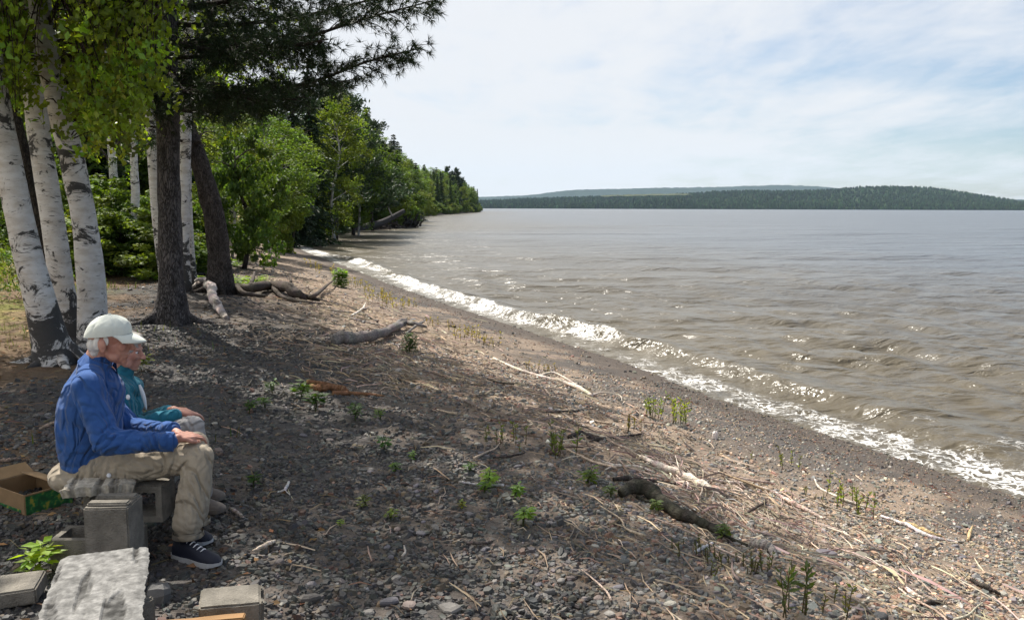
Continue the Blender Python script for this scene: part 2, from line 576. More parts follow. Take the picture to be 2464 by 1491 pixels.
# ------------------------------------------------------------------ the lake
def water_mat():
    m = bpy.data.materials.new('lake_water'); m.use_nodes = True
    N, L = m.node_tree.nodes, m.node_tree.links
    b = N['Principled BSDF']; out = N['Material Output']
    b.inputs['Roughness'].default_value = 0.28; b.inputs['IOR'].default_value = 1.36
    a = N.new('ShaderNodeAttribute'); a.attribute_name = 'Col'
    L.new(a.outputs['Color'], b.inputs['Base Color'])
    geo = N.new('ShaderNodeNewGeometry')

    def noise(scale, sxyz, detail, rough=0.6, dist=0.0, rot=0.0):
        mp = N.new('ShaderNodeMapping'); mp.inputs['Scale'].default_value = sxyz; mp.inputs['Rotation'].default_value = (0, 0, rot)
        L.new(geo.outputs['Position'], mp.inputs[0])
        n = N.new('ShaderNodeTexNoise'); n.inputs['Scale'].default_value = scale; n.inputs['Detail'].default_value = detail
        n.inputs['Roughness'].default_value = rough; n.inputs['Distortion'].default_value = dist
        L.new(mp.outputs[0], n.inputs['Vector']); return n.outputs['Fac']

    def bump(h, dist, prev=None, strength=1.0):
        bp = N.new('ShaderNodeBump'); bp.inputs['Strength'].default_value = strength; bp.inputs['Distance'].default_value = dist
        L.new(h, bp.inputs['Height'])
        if prev: L.new(prev, bp.inputs['Normal'])
        return bp.outputs[0]
    nb = bump(noise(0.10, (0.35, 1, 1), 3, 0.6, 0.4, 0.3), 1.6)
    nb = bump(noise(0.55, (0.45, 1, 1), 4, 0.6, 0.4, 0.35), 0.52, nb)
    nb = bump(noise(2.2, (0.5, 1, 1), 4, 0.6, 0.5, 0.2), 0.15, nb)
    nb = bump(noise(9.0, (0.7, 1, 1), 3, 0.55, 0.3, 0.4), 0.012, nb)
    L.new(nb, b.inputs['Normal'])
    fo = N.new('ShaderNodeAttribute'); fo.attribute_name = 'foam'
    big = noise(1.9, (1, 1, 1), 8, 0.74, 1.0)
    lace = N.new('ShaderNodeTexVoronoi'); lace.feature = 'DISTANCE_TO_EDGE'; lace.inputs['Scale'].default_value = 4.5
    dv = N.new('ShaderNodeVectorMath'); dv.operation = 'ADD'
    nzc = N.new('ShaderNodeTexNoise'); nzc.inputs['Scale'].default_value = 4; nzc.inputs['Detail'].default_value = 4
    L.new(geo.outputs['Position'], nzc.inputs['Vector']); L.new(geo.outputs['Position'], dv.inputs[0]); L.new(nzc.outputs['Color'], dv.inputs[1])
    L.new(dv.outputs[0], lace.inputs['Vector'])
    mr = N.new('ShaderNodeMapRange'); mr.inputs['From Min'].default_value = 0.0; mr.inputs['From Max'].default_value = 0.22
    mr.inputs['To Min'].default_value = 0.32; mr.inputs['To Max'].default_value = 0.0
    L.new(lace.outputs['Distance'], mr.inputs['Value'])
    s1 = N.new('ShaderNodeMath'); s1.operation = 'ADD'; L.new(big, s1.inputs[0]); L.new(mr.outputs[0], s1.inputs[1])
    s2 = N.new('ShaderNodeMath'); s2.operation = 'ADD'; L.new(s1.outputs[0], s2.inputs[0]); L.new(fo.outputs['Fac'], s2.inputs[1])
    mk = N.new('ShaderNodeMapRange'); mk.interpolation_type = 'SMOOTHSTEP'
    mk.inputs['From Min'].default_value = 1.04; mk.inputs['From Max'].default_value = 1.30
    L.new(s2.outputs[0], mk.inputs['Value'])
    fb = N.new('ShaderNodeBsdfPrincipled'); fb.inputs['Base Color'].default_value = (0.80, 0.79, 0.77, 1); fb.inputs['Roughness'].default_value = 0.8
    L.new(bump(big, 0.10), fb.inputs['Normal'])
    ms = N.new('ShaderNodeMixShader'); L.new(mk.outputs[0], ms.inputs[0]); L.new(b.outputs[0], ms.inputs[1]); L.new(fb.outputs[0], ms.inputs[2])
    L.new(ms.outputs[0], out.inputs[0])
    return m


def waves(x, y, cell):
    """sum of directional waves; those shorter than the mesh can carry fade out"""
    z = np.zeros_like(x)
    r = np.random.default_rng(11)
    wind = np.array([-0.55, -0.83])          # blowing onto the beach and towards the camera
    base = math.atan2(wind[1], wind[0])
    warp = (fbm(np.c_[x, y] * 0.09, 61, 3) - 0.5) * 5.0
    for lam, amp, n in ((26.0, 0.045, 3), (13.0, 0.030, 4), (6.0, 0.016, 4), (3.6, 0.026, 5), (2.2, 0.030, 7), (1.3, 0.025, 8), (0.75, 0.015, 8), (0.42, 0.007, 7)):
        for _ in range(n):
            l = lam * r.uniform(0.8, 1.25); th = base + r.normal(0, 0.5); ph = r.uniform(0, 6.28)
            k = 2 * math.pi / l
            p = k * (x * math.cos(th) + y * math.sin(th)) + ph + warp * (lam < 5) * 0.6 + warp * 0.2 * (lam < 10)
            s = np.sin(p)
            z += amp * (s + 0.28 * np.cos(2 * p)) * sstep(2.0, 4.0, l / cell) / math.sqrt(n) * 1.25
    grp = 0.65 + 0.7 * fbm(np.c_[x, y] * 0.12, 71, 3)
    return z * grp


wy = row_ys(-9, 3300, 0.07, 0.85)
wd = [-1.4]
while wd[-1] < 4200:
    t = wd[-1]
    wd.append(t + (0.075 if t < 7 else 0.08 + (t - 7) * 0.019))
wd = np.array(wd)
WX = xs(wy)[:, None] + wd[None, :]
WY = np.repeat(wy[:, None], len(wd), 1)
x, y = WX.ravel(), WY.ravel()
off = -dshore(x, y)                                     # metres offshore
celly = np.repeat(np.gradient(wy)[:, None], len(wd), 1).ravel()
cell = np.maximum(np.minimum(celly, 30), np.repeat(np.gradient(wd)[None], len(wy), 0).ravel())
z = waves(x, y, cell) * sstep(0.0, 3.0, off)
# the breaker: a crest running along the shore, white where it has broken, still dark where it has not
Pl = np.c_[np.zeros_like(y), y]
cl = np.interp(y, [-10, 5, 8.8, 11.3, 13.8, 15.4, 17.3, 19.1, 23.6, 30, 36, 43, 52, 62], [1.6, 1.2, .95, 1.25, 1.35, 1.15, 1.0, .75, .75, .8, 1.15, 1.25, .8, .5])
cl = cl + (fbm(Pl * 0.9, 81, 3) - 0.5) * 0.45
ch = np.interp(y, [-10, 7, 9, 12, 15, 16.2, 17, 19, 24, 31, 35, 38, 43, 46, 60], [.10, .07, .06, .13, .16, .17, .20, .26, .20, .14, .08, .18, .20, .08, .06])
ch = ch * (0.65 + 0.7 * fbm(Pl * 1.6, 83, 3))
q = off - cl
z += ch * np.where(q > 0, np.exp(-(q / 0.55) ** 2), np.exp(-(q / 0.22) ** 2)) * sstep(60, 45, y)
z += sstep(-0.1, 0.5, off) * 0.01
gzz = ground_z(x, y)
sw = (fbm(np.c_[x, y] * 0.5, 85, 3) - 0.5) * 0.08          # run-up tongues
z = np.where(off < 0.4, np.maximum(z, 0) * sstep(-0.3, 0.6, off) + sw * sstep(0.4, -0.5, off) * 0.5, z)
broken = np.interp(y, [0, 8, 13, 15.4, 16.6, 17.2, 32, 35, 36.5, 43.5, 45, 49, 56, 75, 90], [.5, .45, .10, .02, .12, .9, .9, .55, .85, .95, .35, .85, .9, .8, .3])
lump = fbm(np.c_[x, y] * 1.3, 87, 4)
foam = broken * 0.55 * sstep(0.20, -0.10, q) * sstep(-1.05, -0.25, q) * (0.45 + 1.1 * lump)
swash = np.interp(y, [0, 8, 14.5, 16.5, 18, 30, 60, 90], [.46, .46, .42, .26, .26, .32, .5, .5])
foam2 = swash * sstep(-0.25, 0.05, off) * sstep(1.15, 0.45, off) * (0.55 + 0.8 * lump)
# loose strands of foam behind the near wave
foam3 = 0.32 * sstep(0.6, 1.2, off) * sstep(2.6, 1.4, off) * sstep(13, 9.5, y) * (0.4 + lump)
foam = np.clip(np.maximum(np.maximum(foam, foam2), foam3), 0, 0.75) * sstep(95, 80, y)
# a few whitecaps on the shoals by the fallen tree
foam = np.maximum(foam, 0.5 * sstep(1.3, 0.4, off) * sstep(85, 95, y) * sstep(420, 300, y) * (0.3 + lump))
z += foam * (fbm(np.c_[x, y] * 6.0, 89, 4) - 0.3) * 0.17 * sstep(60, 40, y)
near_c = np.array([0.092, 0.076, 0.050]); far_c = np.array([0.098, 0.106, 0.116])
kk = sstep(1, 40, off)[:, None] ** .7
wc = near_c * (1 - kk) + far_c * kk
wc = wc * (0.85 + 0.3 * fbm(np.c_[x * .12, y * .12], 91, 3))[:, None]
mb = MB(); mb.add(np.c_[x, y, z], grid_faces(len(wy), len(wd)), wc)
mb.attrs['foam'] = foam
M['water'] = water_mat()
lake = mb.build('lake', M['water'], smooth=True)
tag(lake, 'wide choppy brown grey lake with small waves breaking on the shore', kind='structure')

# ------------------------------------------------------------------ far shore: ridges and their woods
def ridge(name, Yf, Yb, prof, depth_pts, colour, label, jag, x0, x1, nx, dv=0, trees=0.0):
    pu = np.array(prof, float); pu[:, 1] += dv
    px_ = np.array([at_y(u, v, Yb)[0] for u, v in pu]); pz = np.array([at_y(u, v, Yb)[2] for u, v in pu])
    xx = np.linspace(x0, x1, nx); tt = np.linspace(0, 1, depth_pts)
    top = np.interp(xx, px_, pz)
    k = np.exp(-0.5 * (np.arange(-12, 13) / 5.0) ** 2); k /= k.sum()
    top = np.maximum(np.convolve(np.pad(top, 12, mode='edge'), k, 'valid') - trees, 2.0)
    YY = Yf + (Yb - Yf) * np.repeat(tt[None], nx, 0); XX = xx[:, None] * YY / Yb
    # rays fan out, so nearer cross sections are scaled towards the axis only by the terrain's own shape
    sh = np.where(tt < 0.8, sstep(-0.15, 0.8, tt), 1 - 0.15 * sstep(0.8, 1, tt))
    ZZ = top[:, None] * (sh[None]) * (0.80 + 0.2 * sstep(0, 1, tt))[None]
    ZZ = ZZ + (fbm(np.c_[XX.ravel(), YY.ravel()] / 260.0, 101, 4).reshape(XX.shape) - 0.5) * 30 * (tt * (1 - tt) * 3)[None] * np.clip(top / 60.0, 0.1, 1)[:, None]
    ZZ[:, -1] = top
    ZZ = np.maximum(ZZ, 2.0 * sstep(0, 0.03, tt)[None]); ZZ[:, 0] = -4.0
    c = np.asarray(colour)[None] * (0.7 + 0.6 * fbm(np.c_[XX.ravel(), YY.ravel()] / 60.0, 103, 4))[:, None]
    zz = ZZ.ravel() + (vnoise(np.c_[XX.ravel(), YY.ravel()] / 9.0, 105) - 0.5) * jag
    m_ = MB(); m_.add(np.c_[XX.ravel(), YY.ravel(), zz], grid_faces(nx, depth_pts), c)
    o = m_.build(name, M['hill'], smooth=True)
    tag(o, label, kind='structure')
    return xx, tt, ZZ


M['hill'] = pmat('wooded_hill', None, 1.0, 0.02, 0.3, 0.08, 0.6, 8.0, spec=0.0)
M['far_tree'] = pmat('far_tree', None, 1.0, namt=0, bstr=0, spec=0.0)
prof_front = [(-600, 470), (900, 476), (1180, 480), (1290, 474), (1420, 472), (1550, 469), (1620, 466), (1700, 460), (1800, 459), (1900, 458), (2000, 456), (2060, 451), (2130, 446), (2200, 447),
              (2260, 453), (2330, 463), (2400, 475), (2464, 484), (2560, 492), (2800, 490), (3400, 480)]
prof_back = [(-600, 476), (900, 478), (1170, 476), (1280, 473), (1310, 467), (1350, 461), (1440, 456), (1470, 460), (1500, 458), (1540, 455), (1620, 454), (1680, 454), (1760, 451), (1850, 449), (1915, 448),
             (1940, 452), (1980, 450), (2010, 455), (2100, 466), (2300, 480), (2600, 486), (3400, 486)]
xx_, tt_, ZZ_ = ridge('wooded_ridge', 3000, 4300, prof_front, 40, (0.030, 0.044, 0.022), 'low green wooded ridge across the lake with a rounded hill at its right', 6.0, -1900, 3900, 700, dv=2, trees=13.0)
ridge('distant_ridge', 7600, 9000, prof_back, 20, (0.030, 0.042, 0.028), 'long blue distant ridge behind the green one across the lake', 10.0, -4000, 7200, 420, dv=-2)

r = np.random.default_rng(5)
n = 15000
fx = r.uniform(-900, 3100, n); ft = np.r_[np.zeros(2400) + r.uniform(0, .012, 2400), r.uniform(0, 1, n - 2400) ** 1.2 * 0.97]
ix = np.clip(((fx - xx_[0]) / (xx_[1] - xx_[0])).astype(int), 0, len(xx_) - 1); it = np.clip((ft * (len(tt_) - 1)).astype(int), 0, len(tt_) - 1)
fz = ZZ_[ix, it]; fy = 3000 + 1300 * ft; fx = fx * fy / 4300.0
th_ = r.uniform(10, 19, n); tr_ = r.uniform(3.0, 6.0, n)
ang = np.arange(5) / 5 * 2 * math.pi
V = np.zeros((n, 11, 3))
V[:, 0] = np.c_[fx, fy, fz + th_]
for k in range(5):
    V[:, 1 + k] = np.c_[fx + tr_ * .75 * math.cos(ang[k]), fy + tr_ * .75 * math.sin(ang[k]), fz + th_ * r.uniform(.55, .75, n)]
    V[:, 6 + k] = np.c_[fx + tr_ * .8 * math.cos(ang[k]), fy + tr_ * .8 * math.sin(ang[k]), fz - 2]
F3 = []
F4 = []
for k in range(5):
    F3.append(np.array([0, 1 + k, 1 + (k + 1) % 5])); F4.append(np.array([1 + k, 6 + k, 6 + (k + 1) % 5, 1 + (k + 1) % 5]))
base_i = np.arange(n)[:, None, None] * 11
cc = np.repeat(vary((0.026, 0.044, 0.018), n, r, 0.35, 0.10) * (0.6 + 0.9 * fbm(np.c_[fx, fy] / 90.0, 107, 3))[:, None], 11, 0)
mb = MB(); mb.add(V.reshape(-1, 3), (np.array(F3)[None] + base_i).reshape(-1, 3), cc)
mb.F4.append((np.array(F4)[None] + base_i).reshape(-1, 4))
tag(mb.build('far_forest', M['far_tree']), 'unbroken mixed forest covering the ridge across the lake', kind='stuff')
# a pale cleared strip half way up the ridge
c0 = at_y(1440, 479, 3300); c1 = at_y(1650, 474, 3300)
mb = MB()
xs_ = np.linspace(c0[0], c1[0], 30)
zt = np.interp(xs_, [c0[0], c1[0]], [c0[2] + 4, c1[2] + 3])
yy = np.full(30, 3185.0)
mb.add(np.r_[np.c_[xs_, yy, zt + 3 + 3 * r.random(30)], np.c_[xs_, yy + 70, zt + 8 + 3 * r.random(30)]], grid_faces(2, 30), (0.085, 0.095, 0.06))
tag(mb.build('cleared_field', M['far_tree']), 'pale cleared strip among the woods of the far ridge', kind='structure')

# the air: far things fade to blue
hz = MB()
x0, x1, y0, y1, z0, z1 = -5200, 8600, -400, 9600, -7, 420
hz.add([(x0, y0, z0), (x1, y0, z0), (x1, y1, z0), (x0, y1, z0), (x0, y0, z1), (x1, y0, z1), (x1, y1, z1), (x0, y1, z1)],
       [(3, 2, 1, 0), (4, 5, 6, 7), (0, 1, 5, 4), (1, 2, 6, 5), (2, 3, 7, 6), (3, 0, 4, 7)])
hm = bpy.data.materials.new('haze_air'); hm.use_nodes = True
hn, hl = hm.node_tree.nodes, hm.node_tree.links
hn.clear()
ho = hn.new('ShaderNodeOutputMaterial'); hv = hn.new('ShaderNodeVolumePrincipled')
hv.inputs['Color'].default_value = (0.58, 0.78, 1.0, 1); hv.inputs['Density'].default_value = 3.6e-5
hv.inputs['Anisotropy'].default_value = 0.0
hl.new(hv.outputs[0], ho.inputs['Volume'])
haze = hz.build('haze', hm)
tag(haze, 'thin blue summer haze over the lake', kind='stuff')
# ------------------------------------------------------------------ the woods along the shore
def crown_leafy(seed, n_clump, per, leaf, col, squash=1.0, ragged=0.35, low=0.0, asp=2.2):
    """a broadleaf crown of unit size: centre (0,0,.5), height 1, radius .5; made of leaf clumps with gaps between"""
    r = np.random.default_rng(seed)
    d = rand_dirs(n_clump, r); rad = r.uniform(0.30, 1.0, n_clump) ** 0.55
    lump = 1 + ragged * (fbm(d * 1.6 + seed, seed, 2) - 0.5) * 2
    zc = d[:, 2] * 0.5 * rad * lump
    wid = 1 - 0.35 * sstep(0.1, 0.5, zc) + low * sstep(-0.1, -0.5, zc)
    C = np.c_[d[:, 0] * .5 * rad * lump * wid, d[:, 1] * .5 * rad * lump * wid, 0.5 + zc]
    cr = r.uniform(0.055, 0.12, n_clump)
    cc = vary(col, n_clump, r, 0.20, 0.06)
    ld = rand_dirs(n_clump * per, r)
    P = np.repeat(C, per, 0) + ld * (np.repeat(cr, per) * r.uniform(0.3, 1.0, n_clump * per) ** .6)[:, None] * np.array([1, 1, 0.75 / (asp ** .5)])
    nn = ld * 0.7 + np.array([0, 0, 0.7]) + rand_dirs(n_clump * per, r) * 0.6
    D = rand_dirs(n_clump * per, r) + np.array([0, 0, -0.3])
    P = P * np.array([1, 1, asp])
    V, F = leaf_quads(P, leaf * r.uniform(.6, 1.35, len(P)), leaf * .75, D, nn, 0.15)
    V = V / np.array([1, 1, asp])
    c = np.repeat(np.repeat(cc, per, 0) * np.exp(r.normal(0, .16, n_clump * per))[:, None], 4, 0)
    m_ = MB(); m_.add(V, F, c)
    # limbs that show in the gaps
    return m_.mesh('crown', M['far_leaf'])


def crown_spruce(seed, levels, col, droop=0.25, dens=7, radius=0.5, gap=0.0, card=0.035, tipup=0.0):
    """needle tree of unit height: whorls of branches carrying spray cards"""
    r = np.random.default_rng(seed); Cs, Ds, Ns, Ls, cc = [], [], [], [], []
    for i in range(levels):
        t = (i + r.uniform(-.3, .3)) / levels
        z = 0.06 + 0.93 * t
        ln = radius * (1 - t) ** 0.8 * r.uniform(.75, 1.1) + 0.012
        nb_ = max(3, int(dens * (1.15 - 0.5 * t)))
        a0 = r.uniform(0, 6.28)
        for b in range(nb_):
            if r.random() < gap: continue
            a = a0 + b * 6.283 / nb_ + r.normal(0, .25); l = ln * r.uniform(.6, 1.15)
            ns_ = max(3, int(l / card * 1.6)); s = np.linspace(.12, 1, ns_)
            o = np.array([math.cos(a), math.sin(a), 0]); sd = np.array([-o[1], o[0], 0])
            zz = z - droop * l * s + tipup * l * s ** 2
            for sg in (-1, 0, 1):
                w = card * (1 - .45 * s) * 1.6
                P = o[None] * (l * s)[:, None] + sd[None] * (sg * w)[:, None] + np.c_[0 * s, 0 * s, zz] + r.normal(0, card * .22, (ns_, 3))
                D = o[None] * .8 + sd[None] * sg * .9 + r.normal(0, .3, (ns_, 3)) + np.array([0, 0, -droop * .8])
                Cs.append(P); Ds.append(D); Ns.append(np.array([0, 0, 1.0]) + r.normal(0, .5, (ns_, 3)))
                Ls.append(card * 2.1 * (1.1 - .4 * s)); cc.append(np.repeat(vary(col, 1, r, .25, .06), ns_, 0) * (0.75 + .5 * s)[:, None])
    Cs, Ds, Ns, Ls, cc = map(np.concatenate, (Cs, Ds, Ns, Ls, cc))
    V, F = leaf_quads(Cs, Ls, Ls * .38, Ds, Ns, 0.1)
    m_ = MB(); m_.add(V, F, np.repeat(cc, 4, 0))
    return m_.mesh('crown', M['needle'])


def crown_pine(seed, col, nl=16, card=0.03):
    """white pine of unit height: uneven tiers of long level limbs with tufts at their ends and sky between"""
    r = np.random.default_rng(seed); m_ = MB(); Cs, Ds = [], []
    for i in range(nl):
        t = i / nl; z = 0.22 + 0.76 * t
        for b in range(r.integers(2, 5)):
            a = r.uniform(0, 6.28); l = (0.27 * (1 - t) ** .7 + .03) * r.uniform(.55, 1.2)
            o = np.array([math.cos(a), math.sin(a), 0]); sd = np.array([-o[1], o[0], 0])
            tip = o * l + np.array([0, 0, z + l * r.uniform(.1, .5)])
            add_tube(m_, spline([(0, 0, z), o * l * .5 + np.array([0, 0, z + l * .05]), tip], 6)[:4], [.004, .003, .002, .001], 3, (.03, .025, .02), cap=False)
            ns_ = int(46 * l / .2) + 10; s = r.uniform(.22, 1.08, ns_)
            P = (np.array([0, 0, z])[None] * (1 - s)[:, None] + tip[None] * s[:, None]) + sd[None] * (r.normal(0, .20, ns_) * l)[:, None] + np.c_[0 * s, 0 * s, r.normal(.008, .010, ns_)]
            for k in range(6):
                Cs.append(P + r.normal(0, card * .35, P.shape)); Ds.append(o[None] * .6 + rand_dirs(ns_, r) + np.array([0, 0, .5]))
    Cs = np.concatenate(Cs); Ds = np.concatenate(Ds)
    V, F = leaf_quads(Cs, card * r.uniform(.7, 1.2, len(Cs)), card * .28, Ds, rand_dirs(len(Cs), r), .1)
    m_.add(V, F, np.repeat(vary(col, len(Cs), r, .28, .06), 4, 0))
    return m_.mesh('crown', M['needle'])


def trunk_mesh(seed, col, mat, lean=0.02, r0=0.014, r1=0.003):
    """unit trunk with a few limbs"""
    r = np.random.default_rng(seed); m_ = MB()
    P = spline([(0, 0, -0.02), (r.normal(0, lean), r.normal(0, lean), .35), (r.normal(0, lean), r.normal(0, lean), .7), (r.normal(0, lean), r.normal(0, lean), .95)], 10)
    add_tube(m_, P, np.linspace(r0, r1, 10), 7, col)
    for _ in range(9):
        i = r.integers(3, 9); a = r.uniform(0, 6.28); l = r.uniform(.1, .25) * (1.0 if lean > .015 else .28)
        e = P[i] + np.array([math.cos(a) * l, math.sin(a) * l, l * r.uniform(.3, .9)])
        add_tube(m_, spline([P[i], (P[i] + e) / 2 + np.array([0, 0, .02]), e], 5), np.linspace(r0 * .35, r0 * .08, 5), 4, col, cap=False)
    return m_.mesh('trunk', mat, True)


GRN = (0.092, 0.150, 0.022); YEL = (0.125, 0.172, 0.026); DRK = (0.040, 0.072, 0.018)
CROWN = {
    'broadleaf': [crown_leafy(100 + i, 170, 62, .034, c, ragged=.5) for i, c in enumerate([GRN, YEL, (0.075, 0.128, 0.022), (0.105, 0.165, 0.030)])],
    'bush': [crown_leafy(200 + i, 120, 60, .048, c, ragged=.6, low=.35, asp=1.2) for i, c in enumerate([YEL, GRN, (0.062, 0.108, 0.020)])],
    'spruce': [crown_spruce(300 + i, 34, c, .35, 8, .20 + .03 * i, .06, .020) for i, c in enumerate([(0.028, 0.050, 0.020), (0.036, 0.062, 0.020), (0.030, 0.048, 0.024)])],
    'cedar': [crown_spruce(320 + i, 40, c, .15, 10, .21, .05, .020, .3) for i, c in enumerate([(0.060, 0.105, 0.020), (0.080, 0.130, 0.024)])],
    'pine': [crown_pine(340 + i, c) for i, c in enumerate([(0.036, 0.062, 0.022), (0.044, 0.076, 0.024), (0.032, 0.054, 0.022)])],
}
GREYB = (0.060, 0.050, 0.042); WHITEB = (0.42, 0.40, 0.37)
TRUNK = {'broadleaf': [trunk_mesh(400, GREYB, M['bark']), trunk_mesh(401, WHITEB, M['bark'], .03, .011)],
         'bush': [trunk_mesh(402, GREYB, M['bark'], .06, .02)],
         'spruce': [trunk_mesh(403, GREYB, M['bark'], .004, .013)],
         'cedar': [trunk_mesh(404, GREYB, M['bark'], .01, .016)],
         'pine': [trunk_mesh(405, GREYB, M['bark'], .006, .014)]}
CATS = {'broadleaf': 'tree', 'bush': 'bush', 'spruce': 'tree', 'cedar': 'tree', 'pine': 'tree'}
NAMES = {'broadleaf': 'broadleaf_tree', 'bush': 'bush', 'spruce': 'spruce_tree', 'cedar': 'cedar_tree', 'pine': 'pine_tree'}


def plant_tree(kind, var, x, y, h, w, label, group=None, base=0.16, rz=None, lean=0.0, z=None):
    """a tree h metres tall and w metres across standing at x, y"""
    z = gz(x, y) if z is None else z
    t = root_at(NAMES[kind], (x, y, z - 0.05), label, CATS[kind], group)
    rz = random.uniform(0, 6.28) if rz is None else rz
    tr = bpy.data.objects.new('trunk', TRUNK[kind][var % len(TRUNK[kind])]); COL.objects.link(tr); tr.parent = t
    tr.rotation_euler = (0, 0, rz)
    cm = CROWN[kind][var % len(CROWN[kind])]
    cr = bpy.data.objects.new('crown', cm); COL.objects.link(cr); cr.parent = t
    cr.rotation_euler = (0, 0, rz)
    if kind in ('broadleaf', 'bush'):
        b = base if kind == 'broadleaf' else 0.0
        cr.location = (0, 0, h * b); cr.scale = (w, w * random.uniform(.85, 1.15), h * (1 - b))
        tr.scale = (h, h, h * .9)
    else:
        k = w / (0.5 if kind == 'spruce' else 0.42 if kind == 'cedar' else 0.52)
        cr.scale = (k, k, h); tr.scale = (h, h, h)
    t.rotation_euler = (random.uniform(-.02, .02), lean + random.uniform(-.02, .02), 0)
    return t


def tree_px(kind, var, u, v_top, Yd, w_px, label, group=None, v_base=None, **kw):
    """place a tree by where its top shows and how far off it stands"""
    p = at_y(u, v_top, Yd); z = gz(p[0], Yd)
    w = w_px * 1.0146 / 2080 * Yd * (1.2 if kind == 'broadleaf' else 1.0)
    return plant_tree(kind, var, p[0], Yd, p[2] - z, w, label, group, z=z, **kw)


# the ones the photograph lets you tell apart, from the near end of the beach outwards
tree_px('bush', 2, 574, 310, 26.5, 215, 'dense dark green bushy tree with foliage to the ground right of the leaning dark trunk')
tree_px('broadleaf', 1, 545, 262, 32, 210, 'bright yellow green leafy tree behind the leaning dark trunk')
tree_px('broadleaf', 3, 640, 255, 38, 190, 'light green leafy tree rising over the end of the beach')
tree_px('broadleaf', 0, 690, 285, 47, 150, 'round green leafy tree beside the dark evergreen stand')
tree_px('bush', 0, 655, 425, 46, 120, 'light green bush overhanging the top of the beach end')
tree_px('bush', 1, 610, 470, 36, 90, 'low dark green bush at the foot of the dense bushy tree')
tree_px('spruce', 0, 742, 130, 62, 190, 'tall dark evergreen in the thick of the shore wood')
tree_px('spruce', 2, 700, 190, 58, 150, 'dark evergreen half behind the pine boughs')
tree_px('pine', 0, 800, 185, 72, 230, 'tall pine showing its crown just under the lowest pine bough')
tree_px('broadleaf', 1, 800, 235, 66, 150, 'tall bright green leafy tree in the shore wood')
tree_px('pine', 1, 845, 212, 82, 210, 'shore pine with level boughs against the sky')
tree_px('broadleaf', 3, 855, 295, 80, 140, 'leafy tree with a sunlit rounded top near the inlet')
tree_px('pine', 2, 893, 280, 98, 170, 'ragged pine sticking out over the water side of the wood')
tree_px('broadleaf', 0, 905, 345, 116, 130, 'green leafy tree below the ragged pine')
tree_px('cedar', 1, 880, 400, 112, 110, 'cedar with pale dead branches at the inlet')
tree_px('cedar', 0, 802, 428, 90, 95, 'dense cedar at the waterline beside the inlet')
tree_px('bush', 0, 765, 445, 84, 125, 'sunlit light green bush at the head of the inlet')
tree_px('bush', 2, 715, 470, 80, 110, 'dark leafy bush overhanging the stones at the beach end')
tree_px('bush', 1, 925, 440, 122, 100, 'green bush above the fallen trunk in the water')
tree_px('bush', 2, 985, 480, 132, 62, 'small dark bush beside the upturned roots')
tree_px('spruce', 1, 957, 345, 132, 90, 'dark spruce with a blunt top on the skyline of the shore wood')
tree_px('broadleaf', 2, 975, 405, 130, 90, 'rounded leafy tree behind the upturned roots')
tree_px('spruce', 0, 925, 335, 125, 90, 'narrow dark spruce behind the ragged pine')
tree_px('broadleaf', 1, 1012, 455, 165, 62, 'light green leafy tree low by the water past the roots')
tree_px('spruce', 2, 1000, 388, 170, 60, 'dark spruce on the skyline above the upturned roots')
tree_px('pine', 0, 1075, 398, 430, 46, 'taller one of the two small skyline pines on the headland', )
tree_px('pine', 2, 1098, 400, 430, 42, 'rounder one of the two small skyline pines on the headland')
tree_px('spruce', 1, 1048, 400, 390, 30, 'thin pointed spruce on the headland skyline')

# the rest of the wood: rows back from the water, alike among themselves
rt = np.random.default_rng(21)
KW = {'broadleaf': ('leafy tree in the crowded wood along the left shore', 'leafy trees of the shore wood'),
      'spruce': ('dark spruce in the crowded wood along the left shore', 'spruces of the shore wood'),
      'pine': ('pine in the crowded wood along the left shore', 'pines of the shore wood'),
      'bush': ('bush at the water edge of the shore wood', 'bushes along the water edge of the shore wood'),
      'cedar': ('cedar in the crowded wood along the left shore', 'cedars of the shore wood')}
HW = {'broadleaf': ('leafy tree on the far end of the headland', 'leafy trees on the headland'), 'spruce': ('dark spruce on the far end of the headland', 'spruces on the headland'),
      'bush': ('bush at the foot of the headland', 'bushes on the headland'), 'cedar': ('cedar on the far end of the headland', 'cedars on the headland')}
for (ya, yb, n_, inl, hh) in ((34, 60, 14, (9, 22), (11, 15)), (60, 90, 18, (5, 20), (12, 17)), (90, 130, 24, (4, 26), (12, 17))):
    for k in range(n_):
        y_ = ya + (yb - ya) * (k + rt.uniform(.1, .9)) / n_; dd_ = rt.uniform(*inl)
        kind = rt.choice(['broadleaf', 'broadleaf', 'spruce', 'pine', 'cedar']); h_ = rt.uniform(*hh)
        w_ = {'broadleaf': h_ * .5, 'spruce': h_ * .36, 'pine': h_ * .42, 'cedar': h_ * .30}[kind]
        plant_tree(kind, int(rt.integers(0, 4)), xs(y_) - dd_, y_, h_, w_, *KW[kind])
for k in range(16):
    y_ = rt.uniform(92, 150); kind = 'bush'
    plant_tree(kind, int(rt.integers(0, 3)), xs(y_) - rt.uniform(1.2, 4), y_, rt.uniform(2.5, 5), rt.uniform(3.5, 6), *KW[kind])
